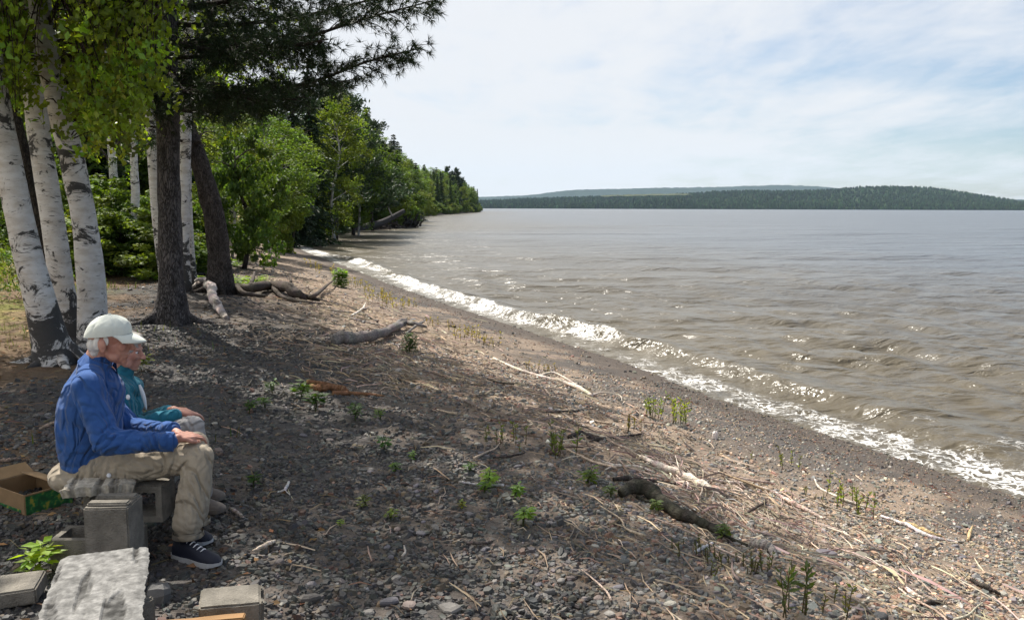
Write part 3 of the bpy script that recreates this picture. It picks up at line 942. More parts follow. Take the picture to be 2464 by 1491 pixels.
for (ya, yb, n_, rows) in ((128, 250, 24, 2), (250, 420, 24, 2), (420, 600, 24, 2)):
    for rr_ in range(rows):
        for k in range(n_):
            y_ = ya + (yb - ya) * (k + rt.uniform(.1, .9)) / n_; dd_ = rr_ * 7 + rt.uniform(2.5, 8)
            kind = rt.choice(['broadleaf', 'broadleaf', 'spruce', 'cedar']); h_ = rt.uniform(13.5, 18) + rr_ * 2.5
            if rr_ == 0 and kind == 'broadleaf': h_ *= .85
            w_ = {'broadleaf': h_ * .6, 'spruce': h_ * .34, 'cedar': h_ * .34}[kind]
            plant_tree(kind, int(rt.integers(0, 4)), xs(y_) - dd_, y_, h_, w_, *HW[kind], base=.05)
    for k in range(n_):
        y_ = rt.uniform(ya, yb)
        plant_tree('bush', int(rt.integers(0, 3)), xs(y_) - rt.uniform(.8, 3), y_, rt.uniform(2.5, 5.5), rt.uniform(4, 7), *HW['bush'])
# back of the wood and the clearing behind the birches, left
WB = {'broadleaf': ('leafy tree deep in the wood behind the birches', 'leafy trees behind the birches'), 'spruce': ('dark spruce deep in the wood behind the birches', 'spruces behind the birches'),
      'cedar': ('cedar deep in the wood behind the birches', 'cedars behind the birches'), 'bush': ('low bush in the undergrowth behind the birches', 'bushes behind the birches')}
for k in range(26):
    y_ = rt.uniform(36, 66); x_ = -y_ * rt.uniform(.33, .66) - 1.5
    kind = rt.choice(['broadleaf', 'broadleaf', 'broadleaf', 'spruce', 'cedar']); h_ = rt.uniform(9, 15)
    plant_tree(kind, int(rt.integers(0, 4)), x_, y_, h_, h_ * {'broadleaf': .55, 'spruce': .36, 'cedar': .32}[kind], *WB[kind], base=.10)
for k in range(26):
    y_ = rt.uniform(21, 36); x_ = -y_ * (rt.uniform(.34, .50) if y_ < 30 else rt.uniform(.34, .64)) - .6
    plant_tree('bush', int(rt.integers(0, 3)), x_, y_, rt.uniform(1.0, 2.8), rt.uniform(1.6, 3.2), *WB['bush'])

# ------------------------------------------------------------------ the near trees
def px_path(pts, n=14):
    """a stem through pixels at given distances; v may be 'g' rows first point on the ground"""
    return spline([at_y(u, v, Yd) for u, v, Yd in pts], n)


def stem(name, label, cat, pts, radii, mat, col=None, n=16, sides=14, jit=0.08, seed=0, group=None, ns=3.0, top=None, flare=0.0):
    P = [at_y(u, v, Yd) for u, v, Yd in pts]
    if top: P += [np.array(t, float) for t in top]
    g = gz(P[0][0], P[0][1]); P[0][2] = g - 0.12
    root = root_at(name, (P[0][0], P[0][1], g), label, cat, group)
    S = spline(P, n + 6 * (len(top) if top else 0))
    tt = np.linspace(0, 1, len(S)); R = np.interp(tt, np.linspace(0, 1, len(radii)), radii)
    hgt = S[:, 2] - g
    R = R * (1 + flare * np.exp(-np.maximum(hgt, 0) / 0.22))
    # resample finer so bark relief holds
    m_ = MB()
    if col is None:
        c = np.c_[np.clip(0.115 * np.exp(-np.maximum(hgt, 0) / 0.9) - 0.005 + 0.05 * np.sin(hgt * 2.3 + seed), 0, .5), np.zeros(len(S)), np.zeros(len(S))]
        c = np.clip(c, 0, 1)
    else:
        c = np.repeat(np.asarray(col)[None], len(S), 0)
    add_tube(m_, S, R, sides, c, jit, seed, ns)
    if flare:
        rr = np.random.default_rng(seed)
        for k in range(6):                  # roots spreading into the ground
            a = k * 1.05 + rr.uniform(-.3, .3); l = radii[0] * rr.uniform(2.2, 3.6)
            b = np.array([P[0][0], P[0][1], g])
            e = b + np.array([math.cos(a) * l, math.sin(a) * l, 0]); e[2] = gz(e[0], e[1]) - .03
            add_tube(m_, spline([b + np.array([math.cos(a) * radii[0] * .5, math.sin(a) * radii[0] * .5, radii[0] * .9]), (b + e) / 2 + np.array([0, 0, radii[0] * .25]), e], 8),
                     np.linspace(radii[0] * .45, radii[0] * .12, 8), 8, c[0], .2, seed + k, 6)
    m_.build('trunk', mat, root, True)
    return root, S, R


bA = stem('birch_tree', 'thick white birch leaning left, nearest behind the man in the cap', 'tree',
          [(140, 872, 9.4), (100, 740, 9.35), (62, 590, 9.3), (28, 430, 9.2), (-12, 230, 9.1), (-60, 20, 9.0)], [.19, .162, .147, .14, .13, .122, .10, .08], M['birch'], seed=1, flare=.45, top=[(-6.4, 9.0, 7.0), (-6.6, 9.2, 9.5)], jit=.12)
bB = stem('birch_tree', 'white birch with a shaggy dark base, middle of the three leaning birches', 'tree',
          [(172, 800, 10.8), (150, 690, 10.8), (124, 510, 10.8), (95, 330, 10.8), (82, 190, 10.8), (72, 40, 10.8)], [.155, .145, .138, .134, .128, .12, .10, .08], M['birch'], seed=2, flare=.4, top=[(-6.1, 10.9, 7.4), (-5.6, 11.2, 10)], jit=.12)
bC = stem('birch_tree', 'white birch crossing in front of its neighbour, right one of the three leaning birches', 'tree',
          [(226, 790, 10.3), (220, 690, 10.3), (205, 540, 10.25), (180, 410, 10.2), (148, 280, 10.1), (112, 120, 10.0), (90, -40, 9.9)], [.172, .158, .144, .14, .13, .12, .105, .09], M['birch'], seed=3, flare=.4, top=[(-5.3, 9.6, 7.2), (-4.6, 9.2, 9.4)], jit=.12)
tD = stem('dark_tree', 'thin dark trunk between the two leftmost birches', 'tree',
          [(125, 640, 15.5), (98, 540, 15.5), (70, 420, 15.5), (45, 320, 15.5), (20, 200, 15.5)], [.14, .13, .12, .11, .10, .08], M['bark'], (.045, .038, .033), seed=4, top=[(-9.4, 15.5, 8)])
pine = stem('pine_tree', 'big dark pine whose boughs reach out over the beach', 'tree',
            [(412, 778, 12.8), (412, 640, 12.8), (408, 480, 12.8), (404, 300, 12.8), (402, 120, 12.8), (400, -60, 12.8)], [.215, .18, .165, .16, .155, .15, .13, .09, .05], M['bark'], (.120, .108, .105), seed=5, flare=.5, top=[(-5.1, 12.8, 10), (-5.0, 12.8, 14)], jit=.16, ns=7, sides=20)
bD = stem('birch_tree', 'slim white birch just left of the pine trunk', 'tree',
          [(398, 665, 19.5), (380, 540, 19.5), (370, 420, 19.5), (362, 300, 19.5), (358, 120, 19.5)], [.125, .12, .115, .11, .10, .07], M['birch'], seed=6, top=[(-8.0, 19.5, 9)])
bE = stem('birch_tree', 'slim white birch just right of the pine trunk', 'tree',
          [(447, 690, 17.8), (442, 600, 17.8), (443, 450, 17.8), (447, 320, 17.8), (450, 150, 17.8)], [.13, .12, .12, .115, .10, .08], M['birch'], seed=7, top=[(-6.3, 17.8, 9)])
bE2 = stem('birch_tree', 'thin birch stem rising behind the slim birch right of the pine', 'tree',
           [(466, 680, 19.0), (458, 600, 19.0), (452, 470, 19.0), (452, 320, 19.0)], [.10, .09, .085, .08, .06], M['birch'], seed=8, top=[(-7.0, 19, 8.5)])
lean = stem('cedar_tree', 'old dark thick trunk leaning left at the top of the beach', 'tree',
            [(528, 690, 18.2), (527, 610, 18.2), (512, 510, 18.2), (490, 420, 18.2), (466, 350, 18.2), (425, 240, 18.2), (390, 100, 18.2)], [.265, .232, .215, .195, .178, .155, .12, .09], M['bark'], (.080, .068, .062), seed=9, flare=.35, jit=.2, ns=5, sides=18, top=[(-8.0, 18, 8.5)])
bF = stem('birch_tree', 'small distant birch trunk in the shade, left of the two', 'tree',
          [(285, 600, 24), (280, 540, 24), (276, 470, 24), (270, 380, 24)], [.14, .13, .12, .11, .08], M['birch'], seed=10, top=[(-11.2, 24, 8.0)])
bG = stem('birch_tree', 'small distant birch trunk in the shade, right of the two', 'tree',
          [(325, 610, 22.5), (320, 560, 22.5), (326, 470, 22.5), (322, 380, 22.5)], [.12, .12, .11, .10, .08], M['birch'], seed=11, top=[(-9.8, 22.5, 8.0)])


def leaf_spray(mb, C, per, spread, size, col, r, droop=0.6):
    """hanging twig ends: leaves scattered down each twig"""
    n = len(C)
    t = r.uniform(0, 1, (n, per)); a = r.uniform(0, 6.28, (n, per))
    sw = rand_dirs(n, r) * np.array([1, 1, .25]); ln = spread * r.uniform(.6, 1.4, n)
    P = C[:, None, :] + sw[:, None, :] * (t * ln[:, None])[..., None] + np.stack([np.cos(a), np.sin(a), 0 * a], -1) * .05 + np.stack([0 * t, 0 * t, -droop * t * t * ln[:, None] + r.normal(0, .03, t.shape)], -1)
    P = P.reshape(-1, 3); m = len(P)
    D = rand_dirs(m, r) * .8 + np.array([0, 0, -.8]); Nn = rand_dirs(m, r) + np.array([0, 0, .5])
    V, F = leaf_quads(P, size * r.uniform(.55, 1.35, m), size * .78, D, Nn, .12)
    cc = np.repeat(vary(col, n, r, .30, .09), per, 0) * np.exp(r.normal(0, .18, m))[:, None]
    mb.add(V, F, np.repeat(cc, 4, 0))
    e = C + sw * ln[:, None] + np.c_[0 * ln, 0 * ln, -droop * ln]
    return e


def birch_crown(tr, cents, seed, limbs=16, leaf=.074, per=14, spread=.42, col=(0.110, 0.165, 0.018)):
    """limbs from the trunk, twigs and leaves through the given clump centres"""
    root, S, R = tr
    r = np.random.default_rng(seed); cents = np.asarray(cents)
    lb, lf = MB(), MB()
    leaf_spray(lf, cents, per, spread, leaf, col, r)
    up = S[S[:, 2] > 3.2]
    pick = cents[r.permutation(len(cents))[:limbs]]
    nodes = [up]
    for e in pick:
        s = up[np.clip(np.argmin(((up - e) ** 2).sum(1)) - r.integers(0, 3), 0, len(up) - 1)]
        P = spline([s, s * .6 + e * .4 + np.array([0, 0, .5]), e], 12)
        add_tube(lb, P, np.linspace(.032, .006, 12), 6, (.10, .085, .075)); nodes.append(P[4:])
    nd = np.concatenate(nodes)
    for e in cents:
        i = np.argmin(((nd - e) ** 2).sum(1))
        if np.linalg.norm(nd[i] - e) < 1.1:
            add_tube(lb, spline([nd[i], (nd[i] + e) / 2 + np.array([0, 0, .1]), e, e + np.array([0, 0, -.25])], 5), np.linspace(.010, .002, 5), 3, (.07, .05, .045), cap=False)
    tag(lb.build('branches', M['bark'], root, True), kind='stuff')
    lf.build('crown', M['leaf'], root)


# where the foliage leaves gaps for the sun: the open beach beyond the shade edge and the flecks under the trees
_edge = np.array([at(u, v) for u, v in ((520, 742), (640, 752), (800, 778), (900, 815), (1010, 842), (1200, 888), (1430, 955), (1560, 1070), (1700, 1170), (1880, 1250), (1990, 1390), (2030, 1488))])
_edge = _edge[np.argsort(_edge[:, 1])]
FLECK = [(770, 945, 150, 35), (880, 1035, 90, 16), (690, 985, 60, 14), (1130, 1075, 120, 20), (1400, 1150, 150, 28), (1240, 1275, 140, 34), (1330, 1420, 130, 36), (1020, 1470, 120, 26), (520, 1370, 150, 50), (215, 1430, 120, 80),
         (420, 900, 90, 24), (40, 800, 90, 36), (30, 690, 110, 40), (330, 740, 70, 20), (560, 900, 90, 24), (1560, 1330, 90, 25), (1750, 1470, 120, 25), (430, 720, 60, 20), (620, 720, 80, 16), (560, 800, 60, 14)]


def sunlit(P):
    """True where a leaf at P would throw its shadow on ground that lies in the sun"""
    P = np.atleast_2d(P); ts = np.array(to_sun)
    G = P - ts[None] * ((P[:, 2] - 0.9) / ts[2])[:, None]
    xe = np.interp(G[:, 1], _edge[:, 0 + 1], _edge[:, 0])
    out = G[:, 0] > xe + (fbm(G[:, :2] * 1.3, 19, 3) - .5) * 1.0
    ok = G[:, 1] > 1.5
    uv = np.zeros((len(P), 2)) - 9999
    if ok.any(): uv[ok] = project(np.c_[G[ok][:, :2], np.full(ok.sum(), .95)])
    wob = (fbm(G[:, :2] * 2.2, 23, 3) - .5) * 1.3
    for u, v, a, b in FLECK:
        out |= ((uv[:, 0] - u) / a) ** 2 + ((uv[:, 1] - v) / b) ** 2 < 1.9 + wob
    # the man's cap, shoulder, forearm and knee catch the sun
    for c, rad in (((-2.08, 4.45, 2.15), .45), ((-2.22, 4.40, 1.80), .55), ((-1.72, 4.3, 1.52), .5), ((-1.95, 4.3, 1.6), .4), ((-1.5, 3.05, 1.35), .55), ((-1.85, 3.95, 1.35), .4)):
        d = P - np.array(c); t = d @ ts
        out |= (t > 0) & (((d - t[:, None] * ts) ** 2).sum(1) < rad * rad)
    return out


rb = np.random.default_rng(33)
def vlim(u): return np.interp(u, [-120, 0, 40, 130, 190, 250, 330, 372, 395], [270, 262, 250, 300, 318, 350, 330, 250, 60])
cl_ = {0: [], 1: [], 2: []}
cnt = 0
while cnt < 2000:
    u = rb.uniform(-120, 395); v = rb.uniform(-260, 350)
    if v > vlim(u) - rb.exponential(28): continue
    if 50 < u < 200 and -60 < v and rb.random() < .75: continue
    if v > 60 and fbm(np.array([[u / 85., v / 85.]]), 55, 2)[0] < .36: continue
    Yd = rb.uniform(8.2, 12.2)
    if 50 < u < 200 and v > -60 and rb.random() < .85: Yd = rb.uniform(11.0, 13.0)
    p = at_y(u, v, Yd)
    if rb.random() < .93 and sunlit(p)[0]: continue
    cl_[0 if u < 40 else (2 if Yd < 10.4 else 1)].append(p); cnt += 1
# crowns above the picture: they shade the beach in patches
def canopy(n, c, rad, seed, thr=.46):
    r = np.random.default_rng(seed); out = []
    while len(out) < n:
        p = np.array(c) + rand_dirs(1, r)[0] * np.array(rad) * r.uniform(.3, 1) ** .5
        if fbm(p[None] * .55, seed, 2)[0] > thr and (p[2] - CH) > .262 * p[1] + .25 and not sunlit(p)[0]: out.append(p)
    return out


cl_[0] += canopy(420, (-6.3, 8.4, 8.2), (2.4, 2.6, 2.6), 61)
cl_[1] += canopy(620, (-5.4, 11.0, 9.3), (2.4, 2.4, 2.6), 62)
cl_[2] += canopy(1000, (-4.0, 8.6, 8.4), (2.5, 2.9, 2.6), 63)
birch_crown(bA, cl_[0], 71); birch_crown(bB, cl_[1], 72); birch_crown(bC, cl_[2], 73, limbs=22)
for tr, s_, n_ in ((bD, 74, 260), (bE, 75, 160), (bE2, 76, 120), (bF, 77, 130), (bG, 78, 130), (tD, 79, 200)):
    S = tr[1]; r = np.random.default_rng(s_)
    c = S[-1] * .55 + S[len(S) // 2] * .45
    cents = [np.array([c[0], c[1], max(c[2], 5.6)]) + rand_dirs(1, r)[0] * np.array([2.4, 2.0, 2.2]) * r.uniform(.2, 1) ** .5 for _ in range(n_)]
    birch_crown(tr, cents, s_, limbs=6, leaf=.085, per=12, spread=.5, col=(0.095, 0.150, 0.020))

# pine boughs: limb, side branches, needle tufts
def tufts(mb, C, D, n_needle, ln, wd, col, r):
    n = len(C); D = D / (np.linalg.norm(D, axis=1)[:, None] + 1e-9)
    d = np.repeat(D, n_needle, 0) * r.uniform(.25, 1.0, n * n_needle)[:, None] + rand_dirs(n * n_needle, r) * .75
    d /= np.linalg.norm(d, axis=1)[:, None]
    s = np.cross(d, rand_dirs(n * n_needle, r)); s /= np.linalg.norm(s, axis=1)[:, None] + 1e-9
    b = np.repeat(C, n_needle, 0); l = (ln * r.uniform(.7, 1.15, n * n_needle))[:, None]
    tip = b + d * l + np.array([0, 0, -.12]) * l
    V = np.stack([b - s * wd * .5, b + s * wd * .5, tip], 1).reshape(-1, 3)
    c = np.repeat(np.repeat(vary(col, n, r, .28, .06), n_needle, 0), 3, 0)
    mb.add(V, np.arange(len(V)).reshape(-1, 3), c)


def bough(wood, nee, P, r, wide=.85, dens=1.0, coarse=False, col=(0.022, 0.038, 0.013), r0=.042):
    P = spline(P, 24); T, N, B = frames(P)
    add_tube(wood, P, np.linspace(r0, .008, 24), 6, (.055, .045, .040))
    L = np.linalg.norm(np.diff(P, axis=0), axis=1).sum()
    nsec = int(L / (.062 if not coarse else .17) * dens)
    C, D = [], []
    for k in range(nsec):
        t = r.uniform(.10, 1.0); i = min(int(t * 23), 22)
        o = P[i]; tan = T[i]
        side = np.cross(tan, [0, 0, 1.0]); side /= np.linalg.norm(side) + 1e-9
        sg = 1 if k % 2 else -1
        d = side * sg * r.uniform(.55, 1) + tan * r.uniform(.45, 1.0) + np.array([0, 0, r.normal(-.06, .34)])
        d /= np.linalg.norm(d)
        ln = wide * (1.05 - .72 * t) * r.uniform(.55, 1.15) * min(1, .35 + 2.2 * t)
        e = o + d * ln + np.array([0, 0, -.10 * ln]); mid = o + d * ln * .5 + np.array([0, 0, .02])
        Q = spline([o, mid, e], 6)
        add_tube(wood, Q, np.linspace(.010, .003, 6), 3, (.05, .04, .034), cap=False)
        nt = max(3, int(ln / (.055 if not coarse else .12)))
        s = r.uniform(.25, 1.0, nt)
        for sv in s:
            q = Q[0] * (1 - sv) ** 2 + 2 * mid * sv * (1 - sv) + e * sv ** 2
            tw = d * .6 + np.cross(d, [0, 0, 1]) * r.normal(0, .6) + np.array([0, 0, r.normal(-.05, .35)])
            C.append(q + tw * r.uniform(.02, .14)); D.append(tw + d * .5)
    C, D = np.array(C), np.array(D)
    if coarse:
        k = ~sunlit(C); C, D = C[k], D[k]
    if len(C) == 0: return
    tufts(nee, C, D, 14 if not coarse else 9, .125 if not coarse else .19, .0095 if not coarse else .024, col, r)


rp = np.random.default_rng(91)
wood, nee = MB(), MB()
def pb(pts, **kw): bough(wood, nee, [at_y(u, v, Yd) for u, v, Yd in pts], rp, **kw)
pb([(408, 140, 12.8), (560, 128, 12.5), (720, 95, 12.3), (880, 45, 12.1), (1052, 0, 11.9)], wide=.95, dens=1.25)
pb([(406, 60, 12.8), (560, 60, 12.9), (720, 40, 13), (860, 8, 13.1), (960, -20, 13.2)], wide=.95, dens=1.2)
pb([(408, 235, 12.8), (560, 228, 12.4), (740, 200, 12.1), (880, 150, 11.9), (1010, 117, 11.8)], wide=.80, dens=1.35)
pb([(406, 215, 12.8), (520, 235, 13.2), (640, 225, 13.5), (760, 205, 13.8), (862, 190, 14.0)], wide=.85, dens=1.25)
pb([(404, 190, 12.8), (480, 215, 12.2), (560, 235, 11.6), (640, 238, 11.2), (715, 240, 10.9)], wide=.75, dens=1.3)
pb([(404, 100, 12.8), (500, 120, 11.9), (600, 120, 11.1), (700, 110, 10.6), (790, 95, 10.2)], wide=.8, dens=1.2)
pb([(402, 20, 12.8), (500, 10, 12), (620, -10, 11.4), (740, -30, 11), (880, -60, 10.8)], wide=.95, dens=1.1)
pb([(404, 230, 12.8), (370, 240, 12.1), (340, 240, 11.6), (310, 230, 11.2)], wide=.7, dens=1.2)
pb([(404, 240, 12.8), (440, 265, 13.3), (500, 270, 14), (560, 262, 14.6), (640, 250, 15)], wide=.8, dens=1.2)
pb([(402, 60, 12.8), (360, 60, 13.2), (310, 50, 13.4), (250, 60, 13.6)], wide=.8, dens=1.1)
pb([(402, 150, 12.8), (380, 160, 13.6), (350, 165, 14.4), (330, 170, 15)], wide=.8, dens=1.1)
pb([(402, 170, 12.8), (420, 190, 11.8), (440, 215, 11.0), (455, 225, 10.4)], wide=.7, dens=1.2)
pb([(402, -20, 12.8), (520, -20, 13.4), (680, -40, 14), (800, -40, 14.4)], wide=1.0, dens=1.1)
pb([(402, 110, 12.8), (520, 100, 13.6), (650, 90, 14.4), (770, 70, 15)], wide=.95, dens=1.1)
for k in range(40):                          # the crown above the frame
    z0_ = rp.uniform(6.0, 13.2); a = rp.uniform(0, 6.28); l = (15 - z0_) * .42 * rp.uniform(.7, 1.15) + .6
    s = np.array([-5.1, 12.8, z0_]); e = s + np.array([math.cos(a) * l, math.sin(a) * l, l * .12])
    if sunlit((s + 2 * e) / 3)[0] and rp.random() < .7: e = s + (e - s) * .5
    bough(wood, nee, [s, (s + e) / 2 + np.array([0, 0, .05]), e], rp, wide=1.2, dens=1.0, coarse=True)
tag(wood.build('branches', M['bark'], pine[0], True), kind='stuff')
nee.build('crown', M['needle'], pine[0])
# foliage of the old leaning trunk
wood, nee = MB(), MB()
for k in range(16):
    s = lean[1][rp.integers(len(lean[1]) * 5 // 9, len(lean[1]))]; a = rp.uniform(0, 6.28); l = rp.uniform(1.2, 2.6)
    e = s + np.array([math.cos(a) * l, math.sin(a) * l, l * rp.uniform(-.1, .25)])
    bough(wood, nee, [s, (s + e) / 2 + np.array([0, 0, .1]), e], rp, wide=1.0, dens=.9, coarse=True, col=(0.045, 0.080, 0.018), r0=.035)
tag(wood.build('branches', M['bark'], lean[0], True), kind='stuff')
nee.build('crown', M['needle'], lean[0])
# ------------------------------------------------------------------ gravel
def gravel_cols(n, tan_k, r):
    """slate pebbles: mostly grey, some tan, reddish or pale"""
    base = np.array([[.110, .104, .099], [.140, .130, .118], [.090, .086, .083], [.175, .152, .122], [.25, .185, .125], [.21, .122, .088], [.35, .32, .28], [.145, .152, .135]])
    p0 = np.array([.32, .26, .22, .09, .035, .025, .008, .05]); p1 = np.array([.08, .13, .05, .22, .28, .13, .06, .05])
    cs = np.zeros((n, 3)); u = r.random(n); useT = r.random(n) < tan_k
    i0 = np.searchsorted(np.cumsum(p0 / p0.sum()), u); i1 = np.searchsorted(np.cumsum(p1 / p1.sum()), u)
    idx = np.clip(np.where(useT, i1, i0), 0, 7)
    return np.clip(base[idx] * np.exp(r.normal(0, .25, n))[:, None] * (1 + r.normal(0, .04, (n, 3))), .02, .7)


def pebbles(mb, x, y, L, cols, r, sides=6, top=0.62):
    n = len(x); z = ground_z(x, y)
    a = np.arange(sides) / sides * 2 * math.pi
    asp = r.uniform(.5, .95, n); th = L * r.uniform(.11, .26, n); rot = r.uniform(0, 6.28, n)
    rad = 0.5 * (1 + r.uniform(-.22, .22, (n, sides)))
    lx = rad * np.cos(a)[None] * L[:, None]; ly = rad * np.sin(a)[None] * (L * asp)[:, None]
    c, s = np.cos(rot)[:, None], np.sin(rot)[:, None]
    gx, gy = c * lx - s * ly, s * lx + c * ly
    tx, ty = r.normal(0, .16, n)[:, None], r.normal(0, .16, n)[:, None]
    tx = tx + 0.0
    lift = r.uniform(0, .35, n) * th
    low = np.stack([x[:, None] + gx, y[:, None] + gy, z[:, None] + lift[:, None] - .5 * th[:, None] + gx * tx + gy * ty - .02 * 0], -1)
    up = np.stack([x[:, None] + gx * top, y[:, None] + gy * top, z[:, None] + lift[:, None] + th[:, None] * r.uniform(.75, 1.1, (n, sides)) + gx * tx + gy * ty], -1)
    V = np.concatenate([low, up], 1).reshape(-1, 3); nv = 2 * sides
    b = np.arange(n)[:, None, None] * nv
    q = np.array([[i, (i + 1) % sides, sides + (i + 1) % sides, sides + i] for i in range(sides)])
    t = np.array([[sides, sides + i, sides + i + 1] for i in range(1, sides - 1)])
    n0 = mb.n
    mb.add(V, (q[None] + b).reshape(-1, 4), np.repeat(cols, nv, 0))
    mb.F3.append((t[None] + b).reshape(-1, 3) + n0)


rg = np.random.default_rng(404)
def scatter(n, y0, y1, um=1.12, left=0.0):
    """points on the beach inside the fan the lens sees (a little wider), even by area"""
    yy = np.sqrt(rg.uniform(y0 ** 2, y1 ** 2, n)); xx = rg.uniform(-um - left, um, n) * yy * .60
    d = dshore(xx, yy)
    return xx, yy, d


def keepout(x, y):
    """the forest floor carries litter instead of gravel, thinning out gradually"""
    d = dshore(x, y); P = np.c_[x, y]
    lim = np.interp(y, [5, 9], [10.2, 7.9])
    return rg.random(len(x)) < sstep(1.0, -1.2, d - lim + (fbm(P * .8, 31, 4) - .5) * 3) * sstep(-.15, .05, d)


mb = MB()
for (n_, y0, y1, Lm, sd) in ((52000, 2.9, 6.5, .0355, 5), (42000, 6.5, 13, .046, 4), (15000, 13, 30, .068, 4)):
    x, y, d = scatter(int(n_ * 1.08), y0, y1, 1.42); k = keepout(x, y); x, y, d = x[k], y[k], d[k]
    L = Lm * np.exp(rg.normal(0, .33, len(x))) * (0.62 + .38 * sstep(.8, 4.5, d)); L = np.minimum(L, .085 if y0 < 10 else .13)
    tk = np.clip(sstep(6.5, 3.2, d) * .8 + .12 * sstep(.45, .6, fbm(np.c_[x, y] * .8, 31, 4)), 0, .9)
    c = gravel_cols(len(x), tk, rg) * (.50 + .84 * sstep(6, 3.5, d))[:, None]  # darker slate upslope, with tree shade and lower-beach sun put into the colour
    c *= (1 - .45 * sstep(1.1, .4, d))[:, None]                      # wet stones at the water's edge are darker
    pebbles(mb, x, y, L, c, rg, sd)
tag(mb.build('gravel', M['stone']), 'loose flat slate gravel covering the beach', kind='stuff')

# the largest stones near the lens, each one a piece of the beach
stone_meshes = []
for k in range(14):
    r = np.random.default_rng(900 + k); m_ = MB()
    a = np.arange(9) / 9 * 2 * math.pi; rad = 1 + r.uniform(-.2, .2, 9); asp = r.uniform(.55, .9)
    rings = [(0.80, -.25), (1.0, 0.05), (.93, .22), (.62, .33)]
    V = np.concatenate([np.c_[.5 * rad * s * np.cos(a), .5 * rad * s * np.sin(a) * asp, np.full(9, zz * .55) + r.normal(0, .012, 9)] for s, zz in rings])
    V = np.r_[V, [[0, 0, .19]]]
    m_.add(V, np.array([[q * 9 + i, q * 9 + (i + 1) % 9, q * 9 + 9 + (i + 1) % 9, q * 9 + 9 + i] for q in range(3) for i in range(9)]), gravel_cols(1, np.array([.12]), r)[0])
    m_.F3.append(np.array([[27 + i, 27 + (i + 1) % 9, 36] for i in range(9)]))
    stone_meshes.append(m_.mesh('stone', M['stone'], False))
cnt = 0
while cnt < 290:
    y_ = math.sqrt(rg.uniform(3.2 ** 2, 7.0 ** 2)); x_ = rg.uniform(-.62, .66) * y_
    if dshore(x_, y_) < .8 or (x_ < -.75 and y_ < 5.6): continue
    o = bpy.data.objects.new('stone', stone_meshes[int(rg.integers(0, 14))]); COL.objects.link(o); o.parent = beach
    s_ = rg.uniform(.042, .072)
    o.location = (x_, y_, gz(x_, y_) + .008); o.scale = (s_, s_, s_ * rg.uniform(.7, 1.3))
    o.rotation_euler = (rg.normal(0, .14), rg.normal(0, .14), rg.uniform(0, 6.28)); cnt += 1
# the few big ones that stand out
for (u, v, s_, m_i) in ((2115, 1490, .11, 1), (2075, 1345, .14, 3), (1985, 1335, .13, 5), (940, 1452, .10, 6), (985, 1462, .09, 8), (1080, 1470, .12, 2), (745, 1445, .12, 4)):
    p = at(u, min(v, 1488)); o = bpy.data.objects.new('stone', stone_meshes[m_i]); COL.objects.link(o); o.parent = beach
    o.location = (p[0], p[1], p[2] + .01); o.scale = (s_, s_, s_); o.rotation_euler = (.05, -.05, u)

# ------------------------------------------------------------------ litter: twigs, needles and driftwood splinters
def litter(mb, x, y, ln, wd, col, r, along=None, lift=.012, bent=True):
    n = len(x); z = ground_z(x, y)
    a = r.uniform(0, math.pi, n) if along is None else along + r.normal(0, .55, n)
    dx, dy = np.cos(a) * ln * .5, np.sin(a) * ln * .5
    k = r.normal(0, .10, n) * ln
    p0 = np.c_[x - dx, y - dy, ground_z(x - dx, y - dy) + lift * r.uniform(.3, 1.6, n)]
    p1 = np.c_[x - dy / ln * k, y + dx / ln * k, z + lift * r.uniform(.6, 2.4, n)]
    p2 = np.c_[x + dx, y + dy, ground_z(x + dx, y + dy) + lift * r.uniform(.3, 1.6, n)]
    t = np.c_[dx, dy, 0 * dx]; t /= np.linalg.norm(t, axis=1)[:, None]; s = np.c_[-t[:, 1], t[:, 0], 0 * dx]; w = (wd * .5)[:, None]
    up = np.array([0, 0, 1.0])
    V = []
    for p, f in ((p0, .6), (p1, 1.0), (p2, .5)):
        V += [p + s * w * f, p + up * w * f * 1.5, p - s * w * f]
    V = np.stack(V, 1).reshape(-1, 3); b = np.arange(n)[:, None, None] * 9
    q = np.array([[0, 1, 4, 3], [1, 2, 5, 4], [3, 4, 7, 6], [4, 5, 8, 7]])
    mb.add(V, (q[None] + b).reshape(-1, 4), np.repeat(col, 9, 0))


def shore_dir(y): return math.pi / 2 + np.arctan(-np.interp(y, _yy, _sl)) * 1.0


mb = MB()
# the wrack band: sun-bleached twigs lying mostly along the shore
x, y, d = scatter(60000, 2.9, 26)
band = np.exp(-((d - 4.3 - (fbm(np.c_[x, y] * .3, 7, 2) - .5) * 2.2) / 1.25) ** 2) * (.25 + 1.2 * sstep(.40, .62, fbm(np.c_[x, y] * .9, 8, 3)))
k = rg.random(len(x)) < band * .55; x, y = x[k], y[k]
mb_n = len(x)
litter(mb, x, y, rg.uniform(.05, .30, mb_n) * (1 + (y > 9) * .5), rg.uniform(.004, .010, mb_n) * (1 + (y > 9) * .6), vary((.34, .265, .195), mb_n, rg, .35, .05), rg, shore_dir(y))
# thin reddish line of fine stuff at the last wave's reach
x, y, d = scatter(40000, 3.5, 32)
k = rg.random(len(x)) < np.exp(-((d - .95 - (fbm(np.c_[x, y] * .5, 12, 2) - .5) * .5) / .22) ** 2) * .55; x, y = x[k], y[k]
litter(mb, x, y, rg.uniform(.03, .10, len(x)), rg.uniform(.006, .012, len(x)), vary((.13, .060, .040), len(x), rg, .35, .08), rg, shore_dir(y))
